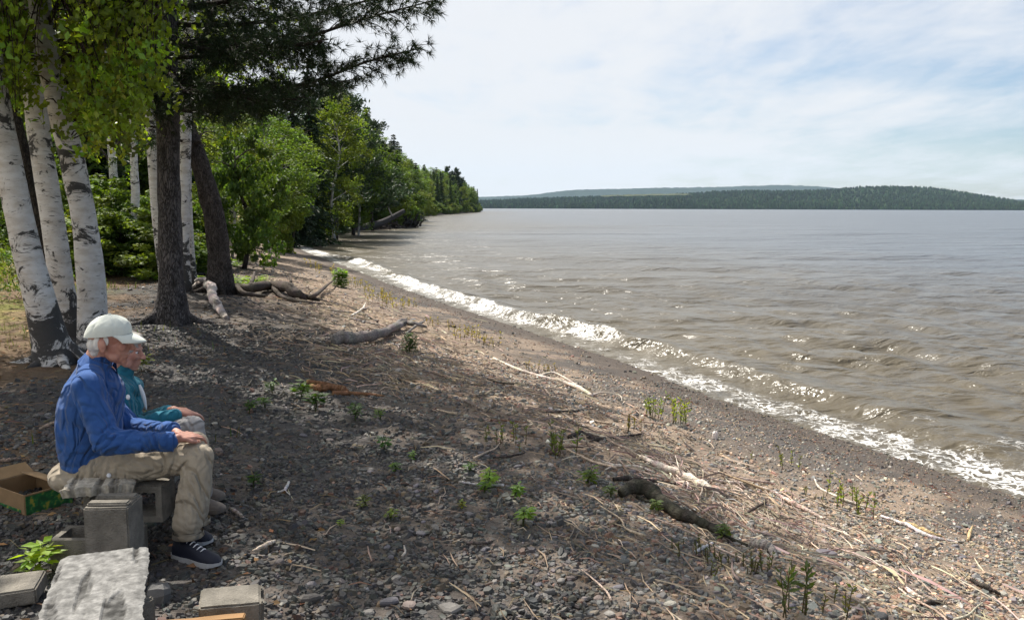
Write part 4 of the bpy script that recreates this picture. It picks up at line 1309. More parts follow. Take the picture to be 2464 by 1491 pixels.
# scattered small twigs and needles on the shaded gravel and under the trees
x, y, d = scatter(15000, 2.9, 22, left=.3)
k = rg.random(len(x)) < sstep(2, 5, d) * (.25 + .5 * sstep(.45, .6, fbm(np.c_[x, y] * .7, 15, 3)) + .5 * sstep(7, 9.5, d)); x, y = x[k], y[k]
litter(mb, x, y, rg.uniform(.04, .18, len(x)), rg.uniform(.003, .008, len(x)), vary((.16, .105, .065), len(x), rg, .4, .08), rg)
# thick tangles where the wrack has piled up
for (u, v, a_, b_, n_, br) in ((1640, 1150, .9, .30, 900, 1.0), (1800, 1225, .8, .32, 700, 1.0), (1950, 1275, .9, .30, 500, 1.0), (1500, 1110, .6, .25, 350, .9), (1250, 960, 1.5, .6, 800, .55), (1050, 830, .9, .35, 350, .9),
                               (1000, 760, 2.2, .6, 500, 1.1), (2150, 1400, .9, .35, 350, 1.0), (1420, 1040, .9, .4, 450, .55), (2300, 1440, .8, .3, 200, 1.0), (860, 720, 2.5, .7, 350, 1.1)):
    n_ = int(n_ * .22); c = at(u, v); t_ = shore_dir(np.array([c[1]]))[0]
    p, q = rg.normal(0, a_, n_), rg.normal(0, b_, n_)
    x = c[0] + math.cos(t_) * p - math.sin(t_) * q; y = c[1] + math.sin(t_) * p + math.cos(t_) * q
    far = c[1] > 9
    litter(mb, x, y, rg.uniform(.08, .42, n_) * (1.5 if far else 1), rg.uniform(.003, .012, n_) ** 1.0 * np.where(rg.random(n_) < .1, 1.8, .8) * (1.6 if far else 1), vary((.28 * br, .222 * br, .18 * br), n_, rg, .5, .07), rg, t_ + rg.normal(0, .35, n_), .022)
tag(mb.build('driftwood_litter', M['twig']), 'tangle of bleached twigs and dry litter strewn along the beach', kind='stuff')

# dead leaves and needles under the trees
mb = MB()
x, y, d = scatter(26000, 3, 24, left=.35)
k = rg.random(len(x)) < sstep(6.6, 8.6, d + (fbm(np.c_[x, y] * .8, 31, 4) - .5) * 3) * .9; x, y = x[k], y[k]; n = len(x)
P = np.c_[x, y, ground_z(x, y) + rg.uniform(.004, .02, n)]
V, F = leaf_quads(P, rg.uniform(.03, .07, n), rg.uniform(.015, .04, n), rand_dirs(n, rg) * [1, 1, .15], np.array([0, 0, 1.0]) + rand_dirs(n, rg) * .45, .1)
mb.add(V, F, np.repeat(vary((.17, .095, .045), n, rg, .45, .1), 4, 0))
tag(mb.build('leaf_litter', M['twig']), 'brown dead leaves and needles under the birches', kind='stuff')

# ------------------------------------------------------------------ grass and ground cover
def blades(mb, x, y, h, w, col, r, lean=.35, z=None):
    n = len(x); z = ground_z(x, y) if z is None else z
    a = r.uniform(0, 6.28, n); s = np.c_[np.cos(a), np.sin(a), 0 * a] * (w * .5)[:, None]
    b = r.uniform(0, 6.28, n); l = np.c_[np.cos(b), np.sin(b), 0 * b] * (h * r.uniform(.1, 1, n) * lean)[:, None]
    P = np.c_[x, y, z - .005]; up = np.array([0, 0, 1.0]) * h[:, None]
    V = np.stack([P - s, P + s, P + up * .55 + l * .35 + s * .7, P + up * .55 + l * .35 - s * .7, P + up + l], 1).reshape(-1, 3)
    i = np.arange(n)[:, None] * 5; n0 = mb.n
    mb.add(V, i + np.array([[0, 1, 2, 3]]), np.repeat(col, 5, 0)); mb.F3.append(i + np.array([[3, 2, 4]]) + n0)


mb = MB()
x, y, d = scatter(85000, 5.5, 40, left=.4)
m = fbm(np.c_[x, y] * .45, 51, 3)
k = rg.random(len(x)) < sstep(7.8, 11.0, d + (m - .5) * 7) * (.10 + .90 * sstep(.42, .6, m)); x, y = x[k], y[k]; n = len(x)
blades(mb, x, y, rg.uniform(.05, .16, n) * (1 + sstep(12, 25, y)), rg.uniform(.006, .012, n) * (1 + sstep(10, 25, y) * 1.5), vary((.135, .165, .026), n, rg, .3, .12), rg)
tag(mb.build('grass', M['grass']), 'patchy short grass and moss under the trees and in the clearing', kind='stuff')
mb = MB()
n = 9000
yy = np.sqrt(rg.uniform(15 ** 2, 40 ** 2, n)); xx = -yy * rg.uniform(.28, .68, n)
d = dshore(xx, yy); k = rg.random(n) < sstep(8.5, 12, d) * sstep(.42, .55, fbm(np.c_[xx, yy] * .5, 57, 3)); xx, yy = xx[k], yy[k]; n = len(xx); per = 9
cz = rg.uniform(.08, .55, n)
P = np.repeat(np.c_[xx, yy, ground_z(xx, yy) + cz], per, 0) + rg.normal(0, .11, (n * per, 3))
V, F = leaf_quads(P, rg.uniform(.06, .12, n * per), .06, rand_dirs(n * per, rg), rand_dirs(n * per, rg) * .6 + [0, 0, 1], .12)
mb.add(V, F, np.repeat(np.repeat(vary((.080, .125, .022), n, rg, .3, .1), per, 0), 4, 0))
tag(mb.build('undergrowth', M['far_leaf']), 'knee high leafy undergrowth of the wood floor', kind='stuff')

# ------------------------------------------------------------------ driftwood and sticks one can pick out
GREYW = (.36, .33, .30); PALEW = (.52, .45, .38); DARKW = (.055, .045, .040); BROWNW = (.20, .14, .095); MIDW = (.20, .17, .145)


def driftwood(name, label, pts, radii, col, branches=(), cat='driftwood', jit=.22, seed=0, n=40, sides=11, group=None):
    """pts: (u, v, lift): the pixel the wood is seen at and how high its axis lies above the ground there"""
    def place(u, v, h):
        g = at(u, v)
        if h:                                        # the ray meets the stem a little nearer than the ground
            d = pix_ray(u, v); s = h / -d[2]
            g = g - d * s
        return g
    P = np.array([place(*p) for p in pts]); S = spline(P, n)
    g = np.array([gz(q[0], q[1]) for q in S])
    R = np.interp(np.linspace(0, 1, n), np.linspace(0, 1, len(radii)), radii)
    S[:, 2] = np.maximum(S[:, 2], g + R * .35)
    c0 = S[0]
    root_m = MB()
    R = R * (1 + .16 * (fbm(np.c_[np.arange(n) * .45, np.zeros(n)], seed + 50, 3) - .5) * 2)
    S[:, 2] += (fbm(np.c_[np.arange(n) * .3, np.ones(n)], seed + 51, 2) - .5) * R * .9
    add_tube(root_m, S, R, sides, vary(col, n, np.random.default_rng(seed), .20, .04), jit * 1.5, seed, 16.0)
    o_name = bpy.data.objects.new(name, None); o_name.empty_display_size = .1; COL.objects.link(o_name)
    o_name.location = Vector((c0[0], c0[1], float(g[0])))
    tag(o_name, label, cat, group)
    if not branches:
        COL.objects.unlink(o_name); bpy.data.objects.remove(o_name)
        return tag(root_m.build(name, M['drift'], None, True), label, cat, group)
    root_m.build('stem', M['drift'], o_name, True)
    for bi, (bp_, br) in enumerate(branches):
        B = np.array([place(*p) for p in bp_]); bs = spline(B, 12)
        m_ = MB(); add_tube(m_, bs, np.linspace(br[0], br[-1], 12), 6, vary(col, 12, np.random.default_rng(seed + bi), .12, .03), jit, seed + bi + 1, 9.0)
        m_.build('branch', M['drift'], o_name, True)
    return o_name


driftwood('driftwood_log', 'smooth grey bent log with a forked raised end at the shade edge', [(800, 815, .06), (850, 812, .09), (905, 806, .10), (945, 790, .13), (975, 776, .17), (1000, 782, .17), (1026, 786, .13)],
          [.085, .082, .070, .062, .050, .036, .022], (.19, .172, .158), [(((950, 788, .13), (962, 772, .20), (978, 768, .24)), (.05, .02)), (((1000, 782, .17), (1015, 776, .2), (1022, 771, .23)), (.035, .01)),
          (((1000, 784, .16), (985, 796, .08), (975, 803, .03)), (.025, .012))], seed=1)
driftwood('driftwood_root', 'dark twisted root mass running down from the leaning trunk', [(560, 690, .10), (610, 690, .17), (655, 688, .16), (690, 692, .22), (715, 706, .14), (740, 716, .06), (762, 706, .12), (803, 674, .26)],
          [.09, .10, .11, .12, .09, .06, .045, .02], (.085, .070, .060), [(((600, 690, .12), (608, 672, .26), (612, 655, .34)), (.06, .03)), (((715, 706, .14), (770, 722, .04), (850, 742, .02), (895, 768, .02)), (.05, .02)),
          (((698, 690, .2), (700, 676, .3), (698, 664, .36)), (.05, .02)), (((570, 692, .1), (590, 706, .06), (640, 712, .03)), (.07, .03)), (((655, 690, .14), (680, 714, .05), (730, 726, .03), (800, 734, .02)), (.06, .02))], seed=2)
driftwood('driftwood_root', 'bleached white twisted root standing right of the pine foot', [(468, 690, .12), (492, 678, .22), (508, 690, .20), (512, 715, .15), (525, 740, .10), (546, 768, .03)],
          [.07, .09, .10, .085, .07, .04], (.46, .40, .36), [(((500, 684, .2), (480, 672, .3), (470, 676, .24)), (.05, .03)), (((512, 715, .15), (520, 725, .2), (530, 728, .14)), (.05, .03))], seed=3, jit=.35)
driftwood('fallen_branch', 'thick dark mossy fallen branch lying across the lower beach', [(1493, 1186, .05), (1520, 1176, .08), (1560, 1180, .08), (1590, 1200, .06), (1625, 1228, .05), (1670, 1250, .05), (1720, 1270, .05), (1755, 1290, .03)],
          [.032, .048, .05, .048, .043, .038, .03, .018], (.050, .047, .036), [(((1700, 1262, .05), (1745, 1290, .03), (1800, 1312, .02)), (.02, .008)), (((1590, 1200, .05), (1560, 1205, .03), (1530, 1195, .02)), (.015, .006))], seed=4)
driftwood('fallen_branch', 'short grey crooked branch end below the dark mossy branch', [(1810, 1305, .04), (1838, 1312, .06), (1856, 1322, .04), (1870, 1345, .01)], [.03, .034, .026, .012], (.22, .20, .185), seed=5)
driftwood('driftwood_stick', 'long pale forked stick lying along the shade edge in mid beach', [(1188, 862, .02), (1240, 886, .03), (1300, 906, .03), (1345, 915, .03), (1390, 932, .03), (1425, 952, .02)], [.018, .022, .024, .026, .03, .02], PALEW,
          [(((1295, 904, .03), (1330, 896, .06), (1365, 912, .05), (1392, 930, .03)), (.015, .015)), (((1425, 950, .02), (1450, 944, .05), (1490, 950, .05), (1497, 965, .01)), (.012, .005))], seed=6)
driftwood('driftwood_plank', 'long bleached splintered pole in the middle of the twig tangle', [(1535, 1095, .05), (1580, 1118, .05), (1640, 1142, .05), (1690, 1165, .04), (1740, 1198, .02)], [.012, .03, .036, .03, .012], (.62, .53, .45), [(((1640, 1142, .05), (1632, 1120, .13), (1625, 1095, .20)), (.007, .003))], seed=7)
driftwood('driftwood_stick', 'thin pale forked stick left of the bleached pole', [(1440, 1105, .03), (1475, 1118, .03), (1530, 1122, .03), (1580, 1138, .02)], [.008, .012, .012, .006], PALEW, [(((1480, 1118, .03), (1455, 1130, .03)), (.007, .004))], seed=8)
driftwood('driftwood_stick', 'dark straight stick under the bleached pole', [(1476, 1152, .03), (1520, 1152, .03), (1580, 1158, .02), (1650, 1168, .02)], [.016, .018, .014, .006], DARKW, seed=9)
driftwood('driftwood_stick', 'pale stick pointing right beyond the bleached pole', [(1720, 1155, .02), (1780, 1162, .03), (1830, 1172, .02), (1895, 1190, .01)], [.008, .012, .01, .004], PALEW, seed=10)
driftwood('driftwood_stick', 'long thin light stick curving along the sunlit lower beach', [(1960, 1152, .04), (1975, 1175, .02), (2030, 1200, .02), (2060, 1212, .02), (2100, 1222, .02)], [.006, .009, .011, .010, .006], PALEW, seed=11)
driftwood('driftwood_stick', 'long grey-white stick slanting beside the yellow splinter of wood', [(2120, 1240, .02), (2180, 1262, .03), (2240, 1290, .02), (2300, 1302, .01)], [.010, .015, .014, .006], (.55, .49, .47), seed=12)
driftwood('driftwood_plank', 'short yellow splintered slab of wood on the sunlit gravel', [(2163, 1252, .03), (2200, 1266, .03), (2240, 1282, .03), (2268, 1290, .02)], [.008, .017, .019, .010], (.40, .29, .15), seed=13, jit=.4)
driftwood('wood_chip', 'small pale yellow wood chip standing on the gravel right of the splintered slab', [(2330, 1298, .02), (2334, 1280, .05), (2340, 1264, .08)], [.010, .014, .004], (.44, .32, .18), seed=14)
driftwood('driftwood_stick', 'pale double splinter lying near the bottom right of the beach', [(2163, 1400, .02), (2195, 1425, .02), (2222, 1440, .01)], [.008, .012, .006], (.66, .53, .45), [(((2160, 1412, .02), (2200, 1444, .01)), (.006, .004))], seed=15)
driftwood('driftwood_stick', 'short black stick beside the pale double splinter', [(2215, 1452, .02), (2240, 1448, .03), (2272, 1446, .02)], [.008, .012, .008], DARKW, seed=16)
driftwood('driftwood_stick', 'dark rotten stick on bright gravel near the right edge', [(2335, 1394, .02), (2375, 1412, .03), (2415, 1432, .01)], [.010, .016, .008], DARKW, seed=17)
driftwood('driftwood_stick', 'pinkish bent stick lying in the upper twig tangle', [(1872, 1190, .02), (1900, 1205, .04), (1930, 1222, .03), (1985, 1248, .02)], [.010, .016, .018, .010], (.50, .38, .32), seed=18)
driftwood('driftwood_stick', 'dark gnarled stick curving over the twig tangle', [(1792, 1236, .02), (1815, 1222, .05), (1845, 1206, .05)], [.008, .012, .006], (.09, .07, .06), seed=19)
driftwood('driftwood_stick', 'small bleached forked twig alone on the shaded gravel', [(668, 1183, .01), (685, 1178, .02), (695, 1158, .04)], [.006, .010, .008], (.60, .56, .54), [(((685, 1178, .02), (698, 1190, .01)), (.005, .003))], seed=20)
driftwood('driftwood_stick', 'straight grey stick under the pale green seedling', [(1112, 1160, .02), (1150, 1165, .02), (1213, 1168, .02)], [.007, .009, .010], (.42, .40, .40), seed=21)
driftwood('driftwood_stick', 'light stick on the gravel right of the grey shoes', [(552, 1222, .02), (570, 1232, .03), (585, 1245, .02)], [.008, .012, .009], (.33, .28, .24), seed=22)
driftwood('driftwood_stick', 'pale stick end lying in the sun patch right of the sneakers', [(608, 1325, .02), (635, 1312, .03), (662, 1300, .02)], [.006, .012, .010], (.52, .43, .34), seed=23)
driftwood('driftwood_stick', 'pale upright forked twig on the gravel near the bottom centre', [(968, 1338, .01), (975, 1326, .03), (972, 1312, .05)], [.008, .006, .004], (.42, .37, .32), seed=24)
driftwood('driftwood_stick', 'dark curved stick half sunk in the shaded gravel', [(1108, 1298, .01), (1130, 1304, .02), (1160, 1306, .02), (1186, 1300, .01)], [.006, .009, .009, .005], (.12, .10, .09), seed=25)
driftwood('driftwood_stick', 'rusty brown long stick lying level across the shaded beach', [(1180, 1010, .02), (1230, 1012, .02), (1268, 1016, .02)], [.008, .010, .006], (.19, .11, .075), seed=26)
driftwood('driftwood_stick', 'dark thin stick in the twigs below the long forked stick', [(1315, 990, .02), (1380, 988, .02), (1438, 982, .02)], [.010, .011, .006], (.10, .085, .075), seed=27)
driftwood('driftwood_stick', 'grey branched stick in the shaded twigs left of the stalk plants', [(1117, 964, .02), (1140, 974, .03), (1172, 992, .02)], [.008, .012, .008], (.22, .18, .15), [(((1140, 974, .03), (1126, 958, .05)), (.006, .003))], seed=28)
driftwood('fallen_branch', 'dark bent branch lying in the shade above the tangle', [(1370, 1050, .03), (1400, 1042, .06), (1432, 1056, .05), (1500, 1050, .03), (1550, 1042, .02)], [.018, .024, .024, .016, .008], (.060, .050, .046), [(((1432, 1056, .05), (1408, 1066, .03)), (.012, .006))], seed=29)
driftwood('driftwood_stick', 'dark stick lying by the grassy stalks in the shade', [(1186, 1100, .02), (1220, 1098, .03), (1262, 1090, .02)], [.006, .010, .006], DARKW, seed=30)
driftwood('driftwood_stick', 'short bluish white stick below the mossy branch', [(1672, 1328, .01), (1690, 1318, .02), (1714, 1306, .01)], [.008, .012, .008], (.50, .50, .52), seed=31)
driftwood('driftwood_stick', 'pale stick beside the grass at the bottom of the beach', [(2020, 1485, .02), (2050, 1470, .02), (2090, 1440, .02)], [.006, .009, .006], (.45, .38, .31), seed=32)
driftwood('driftwood_stick', 'dark drift stick near the water on the sunlit upper beach', [(1080, 782, .02), (1095, 786, .03), (1108, 789, .02)], [.012, .022, .014], DARKW, seed=33)
driftwood('driftwood_stick', 'bleached twig fan on the sunlit gravel below the small green bush', [(845, 760, .02), (872, 742, .06), (880, 728, .10)], [.020, .018, .010], (.62, .55, .48), [(((872, 742, .06), (892, 738, .08)), (.014, .006)), (((850, 757, .03), (870, 766, .02)), (.014, .006))], seed=34)
driftwood('driftwood_stick', 'long thin grey stick running down toward the bent log', [(800, 752, .02), (850, 766, .02), (895, 778, .02), (935, 786, .02)], [.014, .018, .016, .008], (.26, .23, .21), seed=35)
driftwood('driftwood_stick', 'grey curved driftwood stick in the upper wrack', [(780, 742, .02), (830, 750, .03), (885, 756, .03), (905, 764, .02)], [.010, .016, .016, .008], (.42, .36, .31), seed=36)
driftwood('rotten_wood', 'rotten orange brown piece of log lying on the shaded gravel', [(742, 930, .03), (775, 932, .05), (815, 936, .05), (838, 942, .03)], [.025, .045, .045, .02], (.21, .110, .060), [(((740, 918, .05), (780, 922, .07), (830, 934, .05)), (.028, .016)), (((800, 946, .03), (860, 946, .03), (925, 952, .01)), (.03, .01))], seed=37, jit=.5, cat='log')
driftwood('driftwood_stick', 'pale stick lying by the shore end of the wrack near the small bush', [(905, 858, .02), (925, 870, .02), (942, 880, .02)], [.008, .012, .006], (.40, .33, .28), seed=38)
driftwood('driftwood_stick', 'brown stick lying level on the ground left of the seated couple', [(0, 1108, .02), (20, 1106, .03), (45, 1104, .02)], [.012, .015, .01], (.24, .18, .14), seed=39)
driftwood('driftwood_stick', 'pale stick leaning on the ground behind the blue shirt', [(95, 1032, .02), (115, 1022, .05), (135, 1014, .08)], [.010, .012, .008], (.30, .24, .19), seed=40)
# more loose sticks that nothing tells apart
rs = np.random.default_rng(77)
for k in range(70):
    y_ = rs.uniform(3.6, 16); d_ = rs.normal(4.2, .9); x_ = float(xs(y_)) - d_
    ln = rs.uniform(.25, .65); a = float(shore_dir(np.array([y_]))[0]) + rs.normal(0, .6)
    P = [np.array([x_ + math.cos(a) * ln * t, y_ + math.sin(a) * ln * t, 0]) + np.array([rs.normal(0, .02), rs.normal(0, .02), 0]) for t in (-.5, -.15, .2, .5)]
    for p in P: p[2] = gz(p[0], p[1]) + .022 + rs.uniform(0, .02)
    m_ = MB(); r0 = rs.uniform(.006, .013)
    add_tube(m_, spline(P, 10), np.linspace(r0, r0 * .45, 10), 6, vary((.42, .33, .26) if rs.random() < .75 else (.14, .11, .09), 1, rs, .25, .05)[0], .2, k, 9)
    tag(m_.build('driftwood_twig', M['drift'], None, True), 'loose driftwood twig among the wrack along the beach', 'twig', 'loose twigs along the wrack line')

# the fallen tree in the water at the inlet and its roots
def water_pt(u, v, Yd): return at_y(u, v, Yd)
ft_root = root_at('fallen_tree', tuple(at_y(860, 553, 99)), 'grey fallen tree trunk slanting out of the water at the inlet', 'tree')
m_ = MB(); S = spline([at_y(820, 556, 97), at_y(870, 549, 100), at_y(915, 537, 103), at_y(950, 520, 105), at_y(972, 507, 106)], 18)
add_tube(m_, S, np.linspace(.55, .24, 18), 10, (.06, .056, .054), .15, 3, 1.5); m_.build('trunk', M['drift'], ft_root, True)
for pts, r0 in (((945, 522), (938, 508), (934, 497)), .13), (((905, 540), (920, 546), (940, 551)), .2), (((930, 532), (955, 540), (975, 548)), .16):
    m_ = MB(); add_tube(m_, spline([at_y(u, v, 104.5) for u, v in pts], 8), np.linspace(r0, r0 * .4, 8), 6, (.36, .33, .28) if r0 < .15 else (.06, .05, .045), .2, 2, 1.5); m_.build('branch', M['drift'], ft_root, True)
rt_root = root_at('upturned_roots', tuple(at_y(990, 550, 115)), 'black upturned root mass in the water at the inlet point', 'tree root')
m_ = MB(); rr = np.random.default_rng(8); c = at_y(985, 545, 115)
for k in range(22):
    e = c + np.array([rr.uniform(-1.9, 1.9), rr.uniform(-1.2, 1.2), rr.uniform(.1, 1.9)]); s = c + np.array([rr.uniform(-1.2, .8), rr.uniform(-.6, .6), rr.uniform(-.5, .3)])
    add_tube(m_, spline([s, (s + e) / 2 + rr.normal(0, .25, 3), e], 8), np.linspace(.30, .05, 8), 6, (.032, .029, .027), .4, k, 1.2)
m_.build('roots', M['drift'], rt_root, True)
# dark bank under the wood and pale stones where the beach ends
mb = MB(); rr = np.random.default_rng(9)
for k in range(60):
    y_ = rr.uniform(90, 125); x_ = float(xs(y_)) - rr.uniform(-.2, 1.2)
    e = np.array([x_ + rr.uniform(-1, 1), y_ + rr.uniform(-1, 1), rr.uniform(.2, 1.1)]); s = np.array([x_, y_, -.1])
    add_tube(mb, spline([s, (s + e) / 2 + rr.normal(0, .2, 3), e], 6), np.linspace(.2, .05, 6), 5, (.05, .042, .038), .3, k, 1.5)
tag(mb.build('bank_roots', M['drift']), 'dark tangle of roots and dead wood along the wooded bank', kind='stuff')
for k, (u, v, s_) in enumerate(((640, 556, .9), (668, 552, 1.0), (680, 556, .8), (655, 562, .7), (700, 555, .8), (626, 560, .8), (690, 563, .6), (612, 566, .5))):
    p = at(u, v); o = bpy.data.objects.new('boulder', stone_meshes[k]); COL.objects.link(o)
    o.data = o.data.copy(); a_ = o.data.color_attributes['Col']; a_.data.foreach_set('color', np.tile(np.array([.42, .40, .38, 1], np.float32), len(a_.data)))
    o.location = (p[0], p[1], p[2]); o.scale = (s_ * 1.4, s_ * 1.2, s_ * 1.6); o.rotation_euler = (.1, .2, u)
    tag(o, 'pale boulder at the far end of the beach below the trees', 'rock', 'pale boulders at the beach end')
p = at(1720, 1056); o = bpy.data.objects.new('stone', stone_meshes[4].copy()); COL.objects.link(o)
a_ = o.data.color_attributes['Col']; a_.data.foreach_set('color', np.tile(np.array([.72, .62, .56, 1], np.float32), len(a_.data)))
o.location = (p[0], p[1], p[2] + .03); o.scale = (.11, .10, .28); o.rotation_euler = (0, .2, 1)
tag(o, 'white stone alone on the sunlit gravel above the twig tangle', 'stone')

# ------------------------------------------------------------------ small plants
def seedling(u, v, size, label, col=(.11, .20, .03), group=None, stems=3, full=.5):
    p = at(u, v); size = size * .78; r = np.random.default_rng(int(u * 7 + v)); t = root_at('seedling', p, label, 'plant', group)
    st, lf = MB(), MB()
    for k in range(stems):
        a = r.uniform(0, 6.28); o = np.array([math.cos(a), math.sin(a), 0]) * size * .25
        top = p + o + np.array([0, 0, size * r.uniform(.7, 1.1)])
        add_tube(st, spline([p - [0, 0, .01], p + o * .3 + np.array([0, 0, size * .45]), top], 5), np.linspace(.0035, .002, 5), 4, (.08, .10, .03))
        n = 12 if full < .6 else 34; b = r.uniform(0, 6.28) + np.arange(n) * 2.4
        D = np.c_[np.cos(b), np.sin(b), r.uniform(-.3, .25, n)]; ln = size * r.uniform(.35, .6, n) * (1 if full < .6 else .55)
        C = top - np.array([0, 0, 1]) * (np.arange(n)[:, None] / n * size * full) + D * (ln * .6)[:, None]
        V, F = leaf_quads(C, ln, ln * .5, D, np.array([0, 0, 1.0]) + r.normal(0, .25, (n, 3)), .08)
        lf.add(V, F, np.repeat(vary(col, n, r, .18, .06), 4, 0))
    tag(st.build('stems', M['grass'], t), kind='stuff'); tag(lf.build('leaves', M['leaf'], t), kind='stuff')


def stalks(u, v, h, n, label, col=(.095, .135, .028), group=None, spread=.06):
    p = at(u, v); r = np.random.default_rng(int(u * 5 + v)); t = root_at('stalk_plant', p, label, 'plant', group)
    st, lf = MB(), MB()
    for k in range(n):
        b = p + np.array([r.normal(0, spread), r.normal(0, spread), 0]); b[2] = gz(b[0], b[1]) - .01
        hh = h * r.uniform(.55, 1.1); top = b + np.array([r.normal(0, .12) * hh, r.normal(0, .12) * hh, hh])
        S = spline([b, (b + top) / 2 + r.normal(0, .02, 3) * hh, top], 6)
        add_tube(st, S, np.linspace(.004, .002, 6), 4, (.12, .10, .045))
        m = 14; s = r.uniform(.2, 1, m); C = b + (top - b) * s[:, None]; a = r.uniform(0, 6.28, m)
        D = np.c_[np.cos(a), np.sin(a), r.uniform(.3, 1.3, m)]; ln = hh * r.uniform(.14, .26, m)
        D /= np.linalg.norm(D, axis=1)[:, None]
        V, F = leaf_quads(C + D * (ln * .5)[:, None], ln, ln * .28, D, rand_dirs(m, r), .05)
        lf.add(V, F, np.repeat(vary(col, m, r, .2, .08), 4, 0))
    tag(st.build('stems', M['grass'], t), kind='stuff'); tag(lf.build('leaves', M['leaf'], t), kind='stuff')


seedling(1175, 1172, .16, 'bright yellow green seedling catching the sun over a grey stick', (.22, .33, .04), stems=4)
seedling(1165, 1195, .13, 'dark green seedling just below the bright sunlit one')
seedling(1238, 1205, .14, 'green seedling right of the grey stick on shaded gravel')
seedling(1258, 1268, .15, 'leafy bright seedling standing below the others at lower centre', (.16, .26, .035), stems=4)
seedling(1112, 1220, .08, 'yellowish seedling at the end of the sun patch', (.24, .26, .03), stems=2)
seedling(925, 1088, .14, 'broad dark green seedling in the middle of the shaded gravel', (.06, .15, .04))
seedling(952, 1138, .11, 'mid green seedling below the broad dark one')
seedling(995, 1108, .08, 'tiny seedling with a pale pebble beside it')
seedling(880, 1222, .11, 'olive seedling on the open gravel right of the couple', (.12, .15, .03))
seedling(940, 1252, .09, 'light green low seedling on the gravel below the olive one', (.17, .22, .04))
seedling(818, 1270, .07, 'small light green sprout near the bottom of the gravel', (.18, .25, .04), stems=2)
seedling(610, 1178, .13, 'dark green seedling right of the grey shoes', (.05, .10, .025))
seedling(1130, 1138, .10, 'round leaved seedling left above the sunlit one', (.07, .14, .03))
seedling(725, 960, .22, 'tall leafy seedling in the sun by the rotten orange wood', (.09, .16, .03), stems=5)
seedling(760, 990, .22, 'spreading green seedling below the rotten orange wood', (.05, .10, .025), stems=5)
seedling(655, 948, .16, 'dark seedling left of the rotten orange wood', (.05, .10, .025))
seedling(638, 985, .16, 'seedling on the sun flecked gravel left of the spreading one', (.06, .12, .025))
seedling(855, 1012, .18, 'dark leafy seedling right of the spreading one', (.05, .10, .025), stems=4)
seedling(915, 1008, .12, 'lighter seedling beside the dark leafy one on mid gravel', (.11, .18, .03))
seedling(600, 995, .14, 'seedling closest to the woman in teal', (.05, .10, .025))
seedling(985, 850, .34, 'leafy dark green plant in the brush below the bent log', (.055, .10, .022), stems=7, full=.8)
seedling(92, 1390, .20, 'bright yellow green weed growing between the concrete slab and the blocks', (.24, .34, .05), stems=5)
seedling(340, 895, .22, 'yellow green weed at the woman\'s shoulder', (.18, .22, .03), stems=4)
seedling(820, 690, .62, 'small bright green bush alone on the sunlit upper beach', (.12, .22, .03), stems=14, full=.85)
seedling(1470, 1200, .12, 'green seedling left of the dark mossy branch', (.08, .12, .03))
seedling(1415, 1165, .16, 'sunlit green plant left of the twig tangle', (.13, .19, .03), stems=5)
seedling(1585, 1235, .12, 'small green plant under the dark mossy branch', (.09, .13, .03))
seedling(1735, 1300, .14, 'green sprig at the thin end of the mossy branch', (.10, .15, .03))
stalks(1340, 1090, .26, 9, 'tall stalky green plant in the shade at centre right')
stalks(1215, 1065, .16, 10, 'low grassy stalks in the shade left of the tall stalky plant', spread=.12)
stalks(1575, 1005, .30, 9, 'left one of the two leafy stalk clumps at the shade edge', (.12, .17, .035))
stalks(1632, 1020, .28, 10, 'right one of the two leafy stalk clumps at the shade edge', (.15, .19, .035))
stalks(1540, 1040, .22, 5, 'thin stalks just below the two leafy clumps', (.13, .11, .03))
stalks(1873, 1120, .18, 6, 'stalk plant alone on sunlit gravel near the white stone', (.12, .15, .03))
stalks(2030, 1205, .18, 5, 'left sprig of the stalk plants by the yellow splinter', (.12, .16, .03))
stalks(2070, 1235, .20, 8, 'right sprig of the stalk plants by the yellow splinter', (.12, .16, .03), spread=.08)
stalks(1950, 1195, .08, 5, 'tiny green tuft on the sunlit gravel below the stalk plant', (.13, .17, .03))
stalks(1925, 1490, .26, 6, 'dark tall stalk plant at the bottom edge of the beach', (.05, .075, .020))
stalks(1985, 1478, .2, 4, 'short stalks right of the dark tall plant', (.08, .09, .025))
for k, (u, v, h) in enumerate(((1700, 1350, .10), (1760, 1372, .10), (1815, 1360, .12), (1870, 1385, .12), (1690, 1330, .09))):
    stalks(u, v, h, 7, 'low green tuft in the shade at the foot of the lower beach', (.07, .095, .024), 'green tufts at the shade edge of the lower beach', spread=.08)
for k, (u, v, h) in enumerate(((930, 730, .35), (950, 742, .3), (915, 722, .3), (975, 738, .25), (1140, 822, .28), (1120, 810, .22), (1162, 830, .2), (860, 690, .35), (885, 700, .3), (790, 662, .4), (760, 650, .4), (1065, 790, .2), (1310, 895, .2))):
    stalks(u, v, h, 9, 'dry yellowish grass tuft on the sunlit upper beach', (.20, .17, .05), 'dry grass tufts on the upper beach', spread=.2)
